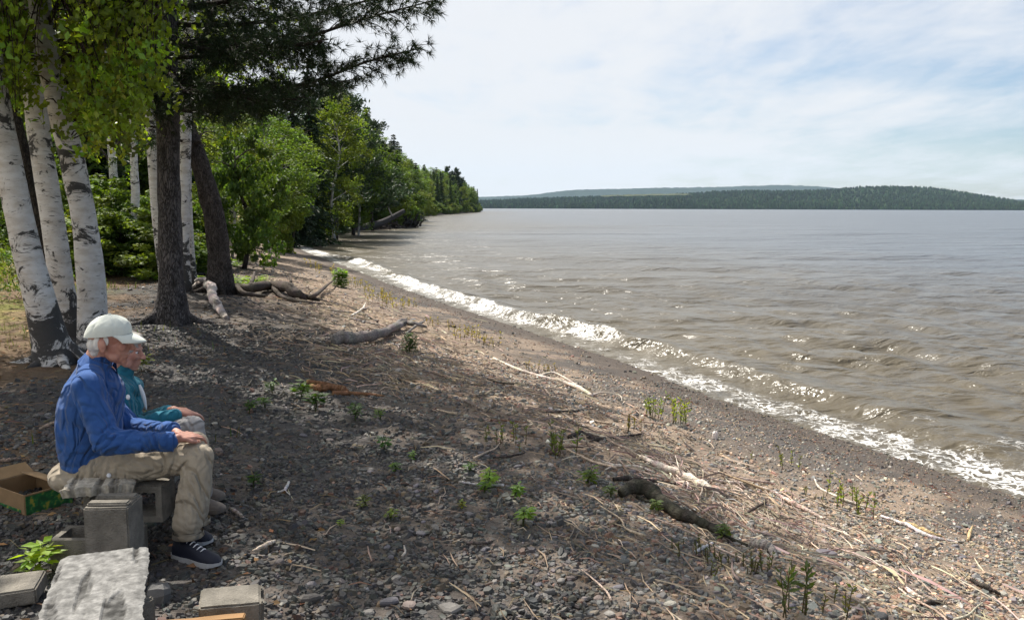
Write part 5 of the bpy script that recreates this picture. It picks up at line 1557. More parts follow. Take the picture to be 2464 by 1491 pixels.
for k in range(26):
    y_ = rs.uniform(19, 30); x_ = float(xs(y_)) - rs.uniform(5.2, 8.0) * 1.07
    p = (x_, y_, gz(x_, y_)); r = np.random.default_rng(600 + k); t = root_at('fern', p, 'low bright green fern at the top of the beach by the leaning trunk', 'fern', 'ferns at the top of the beach')
    lf = MB()
    for f in range(9):
        a = f * .7 + r.uniform(-.2, .2); l = r.uniform(.4, .75); s = np.linspace(.1, 1, 9); o = np.array([math.cos(a), math.sin(a), 0]); sd = np.array([-o[1], o[0], 0])
        for sg in (-1, 1):
            C = np.array(p) + o * (l * s)[:, None] * .8 + sd * sg * (.05 * (1.1 - s))[:, None] + np.c_[0 * s, 0 * s, l * (.8 * s - .55 * s * s)]
            V, F = leaf_quads(C, l * .30 * (1.15 - s), .07, sd * sg + o * .5 + np.zeros((9, 3)), np.array([0, 0, 1.0]) + r.normal(0, .2, (9, 3)), .1)
            lf.add(V, F, np.repeat(vary((.13, .21, .03), 9, r, .2, .05), 4, 0))
    tag(lf.build('leaves', M['leaf'], t), kind='stuff')
# ------------------------------------------------------------------ concrete blocks, planks, cardboard box
def box_faces(): return np.array([(3, 2, 1, 0), (4, 5, 6, 7), (0, 1, 5, 4), (1, 2, 6, 5), (2, 3, 7, 6), (3, 0, 4, 7)])


def bm_to_obj(bm, name, mat, parent=None, smooth=False, loc=None):
    me = bpy.data.meshes.new(name); bm.to_mesh(me); bm.free(); me.materials.append(mat)
    if smooth:
        me.polygons.foreach_set('use_smooth', np.ones(len(me.polygons), bool))
    o = bpy.data.objects.new(name, me); COL.objects.link(o)
    if parent is not None: o.parent = parent
    return o


import bmesh


def rough_box(size, bevel=.008, cuts=6, amp=.004, seed=0, scale=14.0, keep=None):
    """a box with worn, slightly uneven faces; keep(x, y, z) -> offset hook"""
    bm = bmesh.new(); bmesh.ops.create_cube(bm, size=1.0)
    for v in bm.verts: v.co = Vector((v.co.x * size[0], v.co.y * size[1], v.co.z * size[2]))
    bmesh.ops.bevel(bm, geom=bm.edges[:], offset=bevel, segments=2, affect='EDGES')
    long_ = [e for e in bm.edges if e.calc_length() > .05]
    bmesh.ops.subdivide_edges(bm, edges=long_, cuts=cuts, use_grid_fill=True)
    co = np.array([v.co[:] for v in bm.verts])
    n = (fbm(co * scale + seed * 3.1, seed, 3) - .5) * 2 * amp
    d = co / (np.linalg.norm(co / (np.array(size) / 2), axis=1)[:, None] + 1e-6)
    d = np.sign(co) * (np.abs(co) > np.array(size) / 2 - bevel * 1.5)
    co2 = co + d * n[:, None]
    for v, c in zip(bm.verts, co2): v.co = Vector(c)
    return bm


def face_col(me, col):
    a = me.color_attributes.new('Col', 'FLOAT_COLOR', 'POINT')
    a.data.foreach_set('color', np.tile(np.array([*col, 1], np.float32), len(me.vertices)))


CONC = pmat('grey_concrete', (.200, .182, .155), .95, 9, .38, 120, 1.0, .009, spec=.1)


def hollow_block(name, label, size=(.39, .19, .19), cores=2, loc=(0, 0, 0), rot=(0, 0, 0), seed=0, category='concrete block'):
    """two-core block, cores open along local z"""
    sx, sy, sz = size; wall = .032
    bm = bmesh.new()
    cw = (sx - wall * (cores + 1)) / cores
    xs_e = [-sx / 2]
    for k in range(cores): xs_e += [-sx / 2 + wall + k * (cw + wall), -sx / 2 + wall + k * (cw + wall) + cw]
    xs_e.append(sx / 2); ys_e = [-sy / 2, -sy / 2 + wall, sy / 2 - wall, sy / 2]
    nx = len(xs_e) - 1
    solid = lambda i, j: not (j == 1 and i % 2 == 1)
    vt = {}
    def V_(i, j, k):
        if (i, j, k) not in vt: vt[(i, j, k)] = bm.verts.new((xs_e[i], ys_e[j], (-.5 + k) * sz))
        return vt[(i, j, k)]
    for i in range(nx):
        for j in range(3):
            if not solid(i, j): continue
            bm.faces.new([V_(i, j, 1), V_(i + 1, j, 1), V_(i + 1, j + 1, 1), V_(i, j + 1, 1)])
            bm.faces.new([V_(i, j + 1, 0), V_(i + 1, j + 1, 0), V_(i + 1, j, 0), V_(i, j, 0)])
            for (di, dj, a, b) in ((0, -1, (i, j), (i + 1, j)), (0, 1, (i + 1, j + 1), (i, j + 1)), (-1, 0, (i, j + 1), (i, j)), (1, 0, (i + 1, j), (i + 1, j + 1))):
                ni, nj = i + di, j + dj
                if 0 <= ni < nx and 0 <= nj < 3 and solid(ni, nj): continue
                bm.faces.new([V_(*a, 0), V_(*b, 0), V_(*b, 1), V_(*a, 1)])
    sharp = [e for e in bm.edges if len(e.link_faces) == 2 and e.calc_face_angle(0) > .5]
    bmesh.ops.bevel(bm, geom=sharp, offset=.005, segments=2, affect='EDGES')
    bmesh.ops.subdivide_edges(bm, edges=[e for e in bm.edges if e.calc_length() > .06], cuts=3, use_grid_fill=True)
    for v in bm.verts:
        k = (fbm(np.array([v.co[:]]) * 40 + seed, seed, 2)[0] - .5) * .006
        v.co += v.co.normalized() * k
    bmesh.ops.recalc_face_normals(bm, faces=bm.faces)
    o = bm_to_obj(bm, name, CONC)
    o.location = loc; o.rotation_euler = rot
    return tag(o, label, category)


G0 = gz(-1.9, 4.2)                              # ground level about the bench
# upright stretcher block with grooves across its top end
bx = at_y(272, 1205, 3.93)
top_z = bx[2]
hb = top_z - (gz(bx[0], 3.93) - .01)
bm = rough_box((.205, .19, hb), .007, 5, .004, 3)
o = bm_to_obj(bm, 'concrete_block', CONC)
o.location = (bx[0], 3.93, top_z - hb / 2); o.rotation_euler = (0, 0, .06)
tag(o, 'concrete block standing on end in front of the bench, grooved across its top', 'concrete block')
for gy in (-.045, .05):
    bm = bmesh.new(); bmesh.ops.create_cube(bm, size=1.0)
    for v in bm.verts: v.co = Vector((v.co.x * .19, v.co.y * .055, v.co.z * .02))
    bmesh.ops.bevel(bm, geom=bm.edges[:], offset=.007, segments=2, affect='EDGES')
    q = bm_to_obj(bm, 'ridge', CONC, o); q.location = (0, gy, hb / 2 + .006)
# low hollow block, cores up
lx = at_y(115, 1302, 4.02)
hollow_block('concrete_block', 'hollow concrete block lying open side up beside the upright block', (.40, .20, .19), 2, (lx[0] + .20, 4.13, lx[2] - .095 + .005), (0, 0, .04), 4)
# block carrying the plank, its openings facing the lens
hollow_block('concrete_block', 'concrete block under the bench plank with its dark openings facing out', (.40, .19, .19), 2, (lx[0] + .26, 4.36, lx[2] + .10), (math.pi / 2, 0, .03), 5)
# a second pair carries the far end of the bench
hollow_block('concrete_block', 'concrete block under the far end of the bench behind the couple', (.40, .20, .20), 2, (-2.38, 5.32, gz(-2.38, 5.32) + .09), (0, 0, .1), 6)
hollow_block('concrete_block', 'upper concrete block under the far end of the bench behind the couple', (.40, .20, .19), 2, (-2.38, 5.32, gz(-2.38, 5.32) + .285), (0, 0, .05), 7)
SEAT = lx[2] + .195                             # underside of the bench plank
M['plank'] = pmat('weathered_plank', None, 0.9, 45, 0.35, 150, 0.6, 0.004, spec=0.08)


def old_plank(name, label, P0, P1, width, thick, col, seed, ragged=.03, cat='plank', mottle=.25):
    """weathered plank from P0 to P1 (centre line of its top), ragged along the edges, cracked along the grain"""
    P0, P1 = np.array(P0, float), np.array(P1, float); t = P1 - P0; L = np.linalg.norm(t); t /= L
    s = np.cross(t, [0, 0, 1.0]); s /= np.linalg.norm(s); up = np.cross(s, t)
    nl, nw = max(14, int(L / .010)), 40
    a = np.linspace(0, 1, nl); b = np.linspace(-.5, .5, nw)
    A, B = np.meshgrid(a, b, indexing='ij')
    edge = lambda k, q: ragged * (fbm(np.c_[a * L * 34, np.full(nl, k)], seed + q, 3) - .5) * 2 + ragged * .6 * (fbm(np.c_[a * L * 6, np.full(nl, k)], seed + q + 2, 2) - .5)
    wl_, wr_ = width / 2 + edge(1.0, 0), width / 2 + edge(7.0, 5)
    S_ = np.where(B < 0, B * 2 * wl_[:, None], B * 2 * wr_[:, None])
    end = ragged * .9 * (fbm(np.c_[b * width * 30, np.full(nw, 3.)], seed + 9, 4) - .5) * 2
    Aw = A * L + end[None] * (1 - A) - end[None, ::-1] * A * .8
    grain = fbm(np.c_[Aw.ravel() * 2.5, S_.ravel() * 46], seed + 11, 4).reshape(A.shape)
    crack = sstep(.36, .30, fbm(np.c_[Aw.ravel() * 1.6, S_.ravel() * 24], seed + 13, 3)).reshape(A.shape)
    Zt = (grain - .5) * .006 - crack * .009 - .012 * (np.abs(B) * 2) ** 8
    top = P0 + t * Aw[..., None] + s * S_[..., None] + up * Zt[..., None]
    bot = P0 + t * Aw[..., None] + s * (S_ * .93)[..., None] + up * (-thick + (grain - .5) * .02)[..., None]
    m_ = MB(); blot = fbm(top.reshape(-1, 3) * 34, seed + 15, 4)
    c = np.asarray(col)[None] * (.80 - mottle * .5 + .55 * grain.ravel() + mottle * sstep(.34, .66, blot) - .55 * crack.ravel())[:, None]
    m_.add(top.reshape(-1, 3), grid_faces(nl, nw), c)
    m_.add(bot.reshape(-1, 3), grid_faces(nl, nw)[:, ::-1], c * .8)
    idx = np.arange(nl * nw).reshape(nl, nw); o_ = nl * nw
    ring = np.r_[idx[0, :], idx[1:, -1], idx[-1, -2::-1], idx[-2:0:-1, 0]]
    r2 = np.roll(ring, -1)
    F = np.c_[ring, ring + o_, r2 + o_, r2]
    m_.F4.append(F)
    o = m_.build(name, M['plank'], None, False)
    return tag(o, label, cat)


old_plank('bench_plank', 'rough weathered plank the couple sits on, splintered pale at its near end', (lx[0] + .20, 4.14, SEAT + .045), (-2.46, 5.50, gz(-2.3, 5.3) + .43), .34, .05, (.40, .36, .30), 31, .022)
pc = (at_y(253, 1325, 3.32) + 0)
ne = at_y(215, 1491, 2.74)
dirn = (ne - pc); dirn[2] *= .5
old_plank('wooden_slab', 'bleached grey white wooden slab with ragged bark edge, nearest the lens', pc, pc + dirn * 2.6, .335, .06, (.175, .17, .162), 32, .008, mottle=.55)
gz_s = gz(pc[0], pc[1])
bl = pc + dirn * .62
hs = bl[2] - .065 - gz(bl[0], bl[1])
bm = rough_box((.30, .20, hs), .008, 5, .004, 8); o = bm_to_obj(bm, 'concrete_block', CONC)
o.location = (bl[0] + .0, bl[1] + .05, bl[2] - .065 - hs / 2); o.rotation_euler = (0, 0, -.3)
tag(o, 'concrete block under the bleached slab, mostly hidden by it', 'concrete block')
# the support that shows pale down the slab's right side
p1 = at_y(354, 1400, 3.05)
bm = rough_box((.045, .62, .26), .006, 5, .004, 12); o = bm_to_obj(bm, 'support_board', pmat('bleached_board', (.42, .42, .43), .85, 20, .25, 60, .5, .006, stretch=(1, .2, 1)))
o.location = (p1[0] - .045, 2.86, pc[2] - .055 - .16); o.rotation_euler = (0, 0, .33)
tag(o, 'pale board on edge under the right side of the bleached slab', 'board')
# grey field stone behind the slab
sm_ = stone_meshes[6].copy(); a_ = sm_.color_attributes['Col']; a_.data.foreach_set('color', np.tile(np.array([.12, .115, .11, 1], np.float32), len(a_.data)))
o = bpy.data.objects.new('field_stone', sm_); COL.objects.link(o); p = at_y(380, 1365, 3.75)
o.location = (p[0], 3.75, gz(p[0], 3.75) + .02); o.scale = (.20, .17, .32); o.rotation_euler = (.1, .3, 2)
tag(o, 'dark rounded field stone between the bleached slab and the sneakers', 'rock')
# block at the bottom of the picture with a board leaning on it
bt = at_y(552, 1425, 3.30)
hb2 = .19
gb = gz(bt[0], 3.3)
bm = rough_box((.235, .19, hb2), .008, 5, .005, 14); o = bm_to_obj(bm, 'concrete_block', CONC)
o.location = (bt[0], 3.30, gb + hb2 / 2 - .01 + max(0, bt[2] - gb - hb2)); o.rotation_euler = (0, .04, .30)
tag(o, 'concrete block low at the bottom edge right of the bleached slab', 'concrete block')
for s_ in (-.062, .062):
    bm = rough_box((.018, .05, hb2 * .98), .007, 2, .002, 15); q = bm_to_obj(bm, 'end_rib', CONC, o); q.location = (.122, s_, 0)
BOARD = pmat('orange_board', (.30, .165, .070), .8, 14, .3, 60, .4, .004, stretch=(.15, 1, 1))
bd = at_y(470, 1476, 3.08)
bm = rough_box((.34, .038, .20), .004, 4, .003, 16); o = bm_to_obj(bm, 'wooden_board', BOARD)
o.location = (bd[0] + .02, 3.08, bd[2] - .115); o.rotation_euler = (.10, -.05, .10)
tag(o, 'orange brown board on edge at the bottom edge in front of the low block', 'board')
# paving slab at the left edge
ps = at_y(28, 1380, 3.62)
bm = rough_box((.36, .21, .075), .008, 5, .004, 18); o = bm_to_obj(bm, 'concrete_slab', CONC)
o.location = (ps[0] - .08, 3.64, gz(ps[0], 3.62) + .05); o.rotation_euler = (.02, -.05, .28)
tag(o, 'flat pale concrete slab on the gravel at the left edge', 'concrete slab')

# cardboard tray box
def carton():
    near = at_y(62, 1245, 4.75); g = gz(near[0], 4.75)
    t = root_at('cardboard_box', (near[0], near[1], g), 'open brown cardboard box with a green printed side on the ground behind the bench', 'box')
    t.rotation_euler = (0, 0, 1.0)
    w, dpt, h, th = .28, .40, .125, .006         # long printed side runs along local x, near corner at the origin
    CB = pmat('brown_card', (.25, .160, .082), .85, 12, .15, 60, .12, .003)
    def panel(name, p, s, mat, rot=(0, 0, 0)):
        bm = bmesh.new(); bmesh.ops.create_cube(bm, size=1.0)
        for v in bm.verts: v.co = Vector((v.co.x * s[0], v.co.y * s[1], v.co.z * s[2]))
        bmesh.ops.bevel(bm, geom=bm.edges[:], offset=.0015, segments=1, affect='EDGES')
        o = bm_to_obj(bm, name, mat, t); o.location = p; o.rotation_euler = rot
        return o
    panel('bottom', (w / 2, dpt / 2, .006), (w - .02, dpt - .02, th), CB)
    pr = panel('printed_side', (w / 2, 0, h / 2), (w, th, h), CB)
    panel('back_side', (w / 2, dpt, h / 2), (w, th, h), CB)
    panel('left_side', (0, dpt / 2, h / 2), (th, dpt - th, h), CB)
    panel('right_side', (w, dpt / 2, h / 2), (th, dpt - th, h), CB)
    panel('flap', (w / 2, dpt + .05, h + .025), (w - .02, th * .7, .11), CB, (-1.15, 0, 0))
    panel('flap', (w - .05, dpt / 2, h + .012), (.11, dpt - .03, th * .7), CB, (0, .25, 0))
    # green printing: flat ink on the outer faces
    GM = bpy.data.materials.new('green_print'); GM.use_nodes = True; N, L = GM.node_tree.nodes, GM.node_tree.links
    b = N['Principled BSDF']; b.inputs['Roughness'].default_value = .55
    tcn = N.new('ShaderNodeTexCoord'); nz = N.new('ShaderNodeTexNoise'); nz.inputs['Scale'].default_value = 26; nz.inputs['Detail'].default_value = 2
    L.new(tcn.outputs['Object'], nz.inputs['Vector']); cr = N.new('ShaderNodeValToRGB'); L.new(nz.outputs['Fac'], cr.inputs[0])
    cr.color_ramp.elements[0].position = .42; cr.color_ramp.elements[0].color = (.012, .075, .022, 1)
    cr.color_ramp.elements[1].position = .66; cr.color_ramp.elements[1].color = (.33, .30, .04, 1)
    e = cr.color_ramp.elements.new(.55); e.color = (.02, .16, .04, 1)
    L.new(cr.outputs[0], b.inputs['Base Color'])
    panel('green_print', (w / 2, -th / 2 - .001, h * .47), (w - .006, .0012, h * .90), GM)
    panel('green_print', (-th / 2 - .001, dpt * .5, .022), (.0012, dpt * .8, .018), GM)


carton()

# ------------------------------------------------------------------ people
def capsule(p0, p1, r0, r1, seg=14):
    """closed tapered capsule"""
    p0, p1 = np.array(p0, float), np.array(p1, float); t = p1 - p0; L = np.linalg.norm(t) + 1e-9; t = t / L
    a = np.array([0, 0, 1.0]) if abs(t[2]) < .9 else np.array([1.0, 0, 0])
    n = np.cross(t, a); n /= np.linalg.norm(n); b = np.cross(t, n)
    ph = np.linspace(0, 2 * math.pi, seg, endpoint=False); rings = []
    for k in range(1, 6): al = k / 6 * math.pi / 2; rings.append((p0 - t * r0 * math.cos(al), r0 * math.sin(al)))
    rings.append((p0, r0)); rings.append((p1, r1))
    for k in range(5, 0, -1): al = k / 6 * math.pi / 2; rings.append((p1 + t * r1 * math.cos(al), r1 * math.sin(al)))
    V = np.concatenate([c[None] + r_ * (np.cos(ph)[:, None] * n + np.sin(ph)[:, None] * b) for c, r_ in rings])
    m = len(rings); i = np.arange(m - 1)[:, None] * seg; j = np.arange(seg)[None]; j2 = (j + 1) % seg
    F = np.stack([i + j, i + j2, i + seg + j2, i + seg + j], -1).reshape(-1, 4)
    c0, c1 = len(V), len(V) + 1
    V = np.r_[V, [p0 - t * r0], [p1 + t * r1]]
    jj = np.arange(seg)
    F3 = np.r_[np.c_[np.full(seg, c0), (jj + 1) % seg, jj], np.c_[np.full(seg, c1), (m - 1) * seg + jj, (m - 1) * seg + (jj + 1) % seg]]
    return V, F, F3


def ellip(c, rad, ax=None, seg=18, rg_=10):
    V, F, F3 = capsule((0, 0, -1e-6), (0, 0, 1e-6), 1, 1, seg)
    V = V * np.array(rad)
    if ax is not None: V = V @ np.array(Matrix.Rotation(ax[0], 3, ax[1])).T
    return V + np.array(c), F, F3


def skin_union(name, parts, voxel, smooth, mat, parent, wrinkle=None, cut=None):
    """melt overlapping closed shapes into one continuous surface"""
    m_ = MB()
    for V, F, F3 in parts:
        n0 = m_.n; m_.add(V, F); m_.F3.append(F3 + n0)
    me = m_.mesh(name, None); o = bpy.data.objects.new(name + '_raw', me); COL.objects.link(o)
    md = o.modifiers.new('r', 'REMESH'); md.mode = 'VOXEL'; md.voxel_size = voxel
    sm = o.modifiers.new('s', 'SMOOTH'); sm.iterations = smooth; sm.factor = .5
    bpy.context.view_layer.update()
    dg = bpy.context.evaluated_depsgraph_get()
    me2 = bpy.data.meshes.new_from_object(o.evaluated_get(dg)); me2.name = name
    bpy.data.objects.remove(o); bpy.data.meshes.remove(me)
    n = len(me2.vertices); co = np.zeros(n * 3, np.float32); me2.vertices.foreach_get('co', co); co = co.reshape(-1, 3).astype(float)
    no = np.zeros(n * 3, np.float32); me2.vertex_normals.foreach_get('vector', no); no = no.reshape(-1, 3).astype(float)
    if wrinkle is not None:
        co = co + no * wrinkle(co, no)[:, None]
        me2.vertices.foreach_set('co', co.astype(np.float32).ravel())
    if cut is not None:
        bm = bmesh.new(); bm.from_mesh(me2); bm.verts.ensure_lookup_table()
        kill = cut(co); bmesh.ops.delete(bm, geom=[v for v, k in zip(bm.verts, kill) if k], context='VERTS')
        bm.to_mesh(me2); bm.free()
    me2.materials.clear(); me2.materials.append(mat)
    me2.polygons.foreach_set('use_smooth', np.ones(len(me2.polygons), bool)); me2.update()
    ob = bpy.data.objects.new(name, me2); COL.objects.link(ob)
    ob.parent = parent; ob.matrix_parent_inverse = Matrix.Translation(-parent.location)
    return ob


def folds(centres, amp, freq, seed):
    """wrinkles that gather round the joints: (point, reach, across-direction)"""
    def f(co, no):
        w = np.zeros(len(co))
        for p, reach, ax, k in centres:
            d = co - np.array(p); g = np.exp(-(d ** 2).sum(1) / (2 * reach ** 2))
            ax_ = np.array(ax, float); ax_ /= np.linalg.norm(ax_)
            ph = d @ ax_ * freq * 2 * math.pi + (fbm(co * 7, seed, 3) - .5) * 14
            w += g * k * (np.abs(np.sin(ph)) ** .7 - .55)
        w = w * amp + (fbm(co * np.array([11, 11, 8]), seed + 3, 3) - .5) * amp * 1.5
        return w
    return f


def cloth(name, base, bscale=900, amt=.14, creased=True):
    m = pmat(name, base, .88, 9, amt, bscale, .25, .002, spec=.12)
    N, L = m.node_tree.nodes, m.node_tree.links
    b = [n for n in N if n.type == 'BSDF_PRINCIPLED'][0]; b.inputs['Sheen Weight'].default_value = .12
    tcn = [n for n in N if n.type == 'TEX_COORD'][0]; bp0 = [n for n in N if n.type == 'BUMP'][0]
    last = bp0.outputs[0]
    for scl, dist_, st in ((6.0, .022, (1, 1, .6)),) if creased else ():     # creases
        mp = N.new('ShaderNodeMapping'); mp.inputs['Scale'].default_value = st; L.new(tcn.outputs['Object'], mp.inputs[0])
        nz = N.new('ShaderNodeTexNoise'); nz.inputs['Scale'].default_value = scl; nz.inputs['Detail'].default_value = 1.5; nz.inputs['Distortion'].default_value = 1.4
        L.new(mp.outputs[0], nz.inputs['Vector'])
        s1 = N.new('ShaderNodeMath'); s1.operation = 'SUBTRACT'; L.new(nz.outputs['Fac'], s1.inputs[0]); s1.inputs[1].default_value = .5
        s2 = N.new('ShaderNodeMath'); s2.operation = 'ABSOLUTE'; L.new(s1.outputs[0], s2.inputs[0])
        s3 = N.new('ShaderNodeMapRange'); s3.interpolation_type = 'SMOOTHSTEP'; s3.inputs['From Max'].default_value = .13; L.new(s2.outputs[0], s3.inputs['Value'])
        bp = N.new('ShaderNodeBump'); bp.inputs['Strength'].default_value = .75; bp.inputs['Distance'].default_value = dist_
        L.new(s3.outputs[0], bp.inputs['Height']); L.new(last, bp.inputs['Normal']); last = bp.outputs[0]
    L.new(last, b.inputs['Normal'])
    return m


SKIN = bpy.data.materials.new('skin'); SKIN.use_nodes = True
_b = SKIN.node_tree.nodes['Principled BSDF']; _N, _L = SKIN.node_tree.nodes, SKIN.node_tree.links
_b.inputs['Roughness'].default_value = .62; _b.inputs['Subsurface Weight'].default_value = .08; _b.inputs['Subsurface Radius'].default_value = (.01, .004, .002)
_nz = _N.new('ShaderNodeTexNoise'); _nz.inputs['Scale'].default_value = 22; _nz.inputs['Detail'].default_value = 4
_tc = _N.new('ShaderNodeTexCoord'); _L.new(_tc.outputs['Object'], _nz.inputs['Vector'])
_cr = _N.new('ShaderNodeValToRGB'); _cr.color_ramp.elements[0].position = .35; _cr.color_ramp.elements[1].position = .68
_cr.color_ramp.elements[0].color = (.36, .155, .110, 1); _cr.color_ramp.elements[1].color = (.52, .275, .205, 1)
_L.new(_nz.outputs['Fac'], _cr.inputs[0]); _L.new(_cr.outputs[0], _b.inputs['Base Color'])
DENIM = cloth('blue_shirt', (.032, .088, .26)); TEAL = cloth('teal_jacket', (.024, .150, .210)); KHAKI = cloth('khaki_trousers', (.34, .285, .215))
GREYP = cloth('grey_trousers', (.36, .34, .33)); CAPM = cloth('pale_cap', (.62, .64, .58), 700, .10, False)
HAIR = pmat('white_hair', (.60, .57, .53), .7, 60, .25, 90, .9, .006, stretch=(1, 1, .25)); GHAIR = pmat('grey_hair', (.30, .27, .245), .7, 60, .3, 90, .9, .006, stretch=(1, 1, .25))
NAVY = pmat('navy_shoe', (.012, .014, .026), .6, 40, .2, 200, .3, .002); SOLE = pmat('pale_sole', (.42, .42, .43), .7, 30, .1, bstr=0); LACE = pmat('white_lace', (.72, .72, .74), .7, namt=0, bstr=0)
SHOE2 = pmat('grey_brown_shoe', (.16, .135, .115), .75, 40, .2, 200, .3, .002)
EYE = pmat('eye_white', (.65, .62, .60), .3, namt=0, bstr=0); DARKE = pmat('iris', (.03, .03, .035), .2, namt=0, bstr=0); LIP = pmat('lip', (.36, .14, .12), .5, namt=0, bstr=0)


def head_parts(c, yaw, tilt, s=1.0):
    """skull, face, ears, neck start, all as closed shapes; local +x is the way the face looks"""
    Rm = np.array(Matrix.Rotation(yaw, 3, 'Z') @ Matrix.Rotation(tilt, 3, 'Y'))
    c = np.array(c, float)
    def E(p, r, ax=None):
        V, F, F3 = ellip(p, r, ax); return (V * s) @ Rm.T + c, F, F3
    def K(a, b, ra, rb):
        V, F, F3 = capsule(a, b, ra, rb, 10); return (V * s) @ Rm.T + c, F, F3
    P = [E((-.012, 0, .030), (.098, .076, .092)), E((.030, 0, -.030), (.062, .062, .078)), E((.050, 0, -.075), (.036, .040, .036)),
         E((.066, 0, -.098), (.020, .024, .017)),                                           # chin
         E((.074, 0, .020), (.018, .052, .014)),                                            # brow
         K((.088, 0, .008), (.112, 0, -.026), .009, .0125), E((.104, .011, -.030), (.010, .008, .007)), E((.104, -.011, -.030), (.010, .008, .007)),   # nose
         E((.085, 0, -.056), (.012, .024, .0075)), E((.083, 0, -.068), (.011, .022, .0075)),  # lips
         E((.062, .038, -.018), (.028, .022, .026)), E((.062, -.038, -.018), (.028, .022, .026)),   # cheeks
         E((.030, .048, -.068), (.034, .016, .022), (.25, 'Y')), E((.030, -.048, -.068), (.034, .016, .022), (.25, 'Y'))]          # jaw
    for sg in (-1, 1):
        P += [E((-.012, sg * .079, -.012), (.021, .008, .034), (-.18, 'Y')), E((-.008, sg * .084, -.008), (.016, .007, .024), (-.18, 'Y')), E((-.006, sg * .080, -.040), (.011, .007, .012))]
    return P, Rm


def eyes(parent, c, Rm, s=1.0):
    for sg in (-1, 1):
        for nm, p, r_, mt in (('eye', (.073, sg * .032, .004), .0125, EYE), ('iris', (.0830, sg * .0325, .004), .0056, DARKE)):
            V, F, F3 = ellip((0, 0, 0), (r_, r_, r_), None, 12)
            m_ = MB(); n0 = m_.n; m_.add(V + (np.array(p) * s) @ Rm.T + c, F); m_.F3.append(F3 + n0)
            m_.build(nm, mt, parent, True)


def hand(wrist, d, up, spread=1.0, curl=.5, side=1, s=1.0, thumb=True):
    """palm, four fingers and a thumb: d = way the fingers point, up = back of the hand"""
    d = np.array(d, float); d /= np.linalg.norm(d); up = np.array(up, float); up -= d * (up @ d); up /= np.linalg.norm(up)
    x = np.cross(d, up) * side; w = np.array(wrist, float); P = []
    for k in range(4):
        o = (k - 1.5) * .0215 * s * spread
        base = w + d * (.088 - abs(k - 1.3) * .006) * s + x * o
        P.append(capsule(w + d * .012 * s + x * o * .55, base, .0145 * s, .0115 * s, 8))
        L = (.046, .050, .047, .036)[k] * s; b = base; dd = d
        for q, ln in enumerate((L, L * .62, L * .48)):
            ang = curl * (.55 + .35 * q)
            dd = dd * math.cos(ang) - up * math.sin(ang); dd /= np.linalg.norm(dd)
            e = b + dd * ln
            P.append(capsule(b, e, (.0086 - .0007 * q) * s, (.0080 - .0008 * q) * s, 8)); b = e
            up_l = up
    if thumb:
        b = w + d * .024 * s + x * (-.026) * s; e1 = b + (d * .75 - x * .55 - up * .25) * .036 * s; e2 = e1 + (d * .95 - x * .05 - up * .3) * .030 * s
        P += [capsule(w + d * .01 * s, b, .014 * s, .0135 * s, 8), capsule(b, e1, .0125 * s, .0105 * s, 8), capsule(e1, e2, .0105 * s, .0085 * s, 8)]
    return P


def shoe(parent, heel, toe, g, mat, w=.048, laces=True, h=.085):
    """closed shoe on a moulded sole, from heel to toe (x, y); g = ground"""
    h0, t0 = np.array([*heel, g]), np.array([*toe, g]); d = t0 - h0; L = np.linalg.norm(d); d /= L; s = np.array([-d[1], d[0], 0]); up = np.array([0, 0, 1.0])
    a = np.linspace(0, 1, 15); prof_w = np.interp(a, [0, .06, .25, .45, .7, .88, .97, 1], [.35, .74, .86, .80, 1.0, .88, .5, .12]) * w
    prof_h = np.interp(a, [0, .05, .22, .40, .6, .8, .93, 1], [.6, .95, 1.05, .95, .66, .50, .36, .12]) * h
    ph = np.linspace(0, math.pi, 11)
    V = []
    for k in range(15):
        for p_ in ph:
            V.append(h0 + d * L * a[k] + s * (-math.cos(p_)) * prof_w[k] * (1 - .22 * math.sin(p_) ** 3) + up * (.022 + math.sin(p_) ** .8 * prof_h[k]))
    m_ = MB(); m_.add(np.array(V), grid_faces(15, 11)); m_.build('shoe', mat, parent, True)
    m_ = MB(); oc = np.r_[np.c_[a, prof_w], np.c_[a[::-1], -prof_w[::-1]]]
    n = len(oc); P0 = h0 + d * (oc[:, :1] * L * 1.02 - .004) + s * oc[:, 1:] * 1.06
    rock = np.interp(oc[:, 0], [0, .1, .8, 1], [.006, 0, 0, .014])
    lo = P0 + up * (rock * .9)[:, None]; hi = P0 + up * .027
    i = np.arange(n); j = (i + 1) % n
    m_.add(np.r_[lo, hi, [lo.mean(0)], [hi.mean(0)]], np.c_[i, j, n + j, n + i])
    m_.F3.append(np.r_[np.c_[i, np.full(n, 2 * n), j], np.c_[n + i, n + j, np.full(n, 2 * n + 1)]])
    m_.build('sole', SOLE if laces else mat, parent, False)
    if laces:
        for k in range(5):
            aa = .34 + k * .075; c = h0 + d * L * aa; hh = .022 + np.interp(aa, a, prof_h) + .002; ww = np.interp(aa, a, prof_w) * .42
            m_ = MB(); add_tube(m_, spline([c - s * ww + up * (hh - .012), c + up * hh + d * .006, c + s * ww + up * (hh - .012)], 7), .0034, 5); m_.build('lace', LACE, parent, True)
        c = h0 + d * L * .30; hh = .022 + np.interp(.30, a, prof_h) + .004
        for sg in (-1, 1):
            m_ = MB(); add_tube(m_, spline([c + up * hh, c + s * sg * .025 + up * (hh + .014), c + s * sg * .036 - d * .012 + up * hh, c + up * hh], 9), .0030, 5); m_.build('lace', LACE, parent, True)


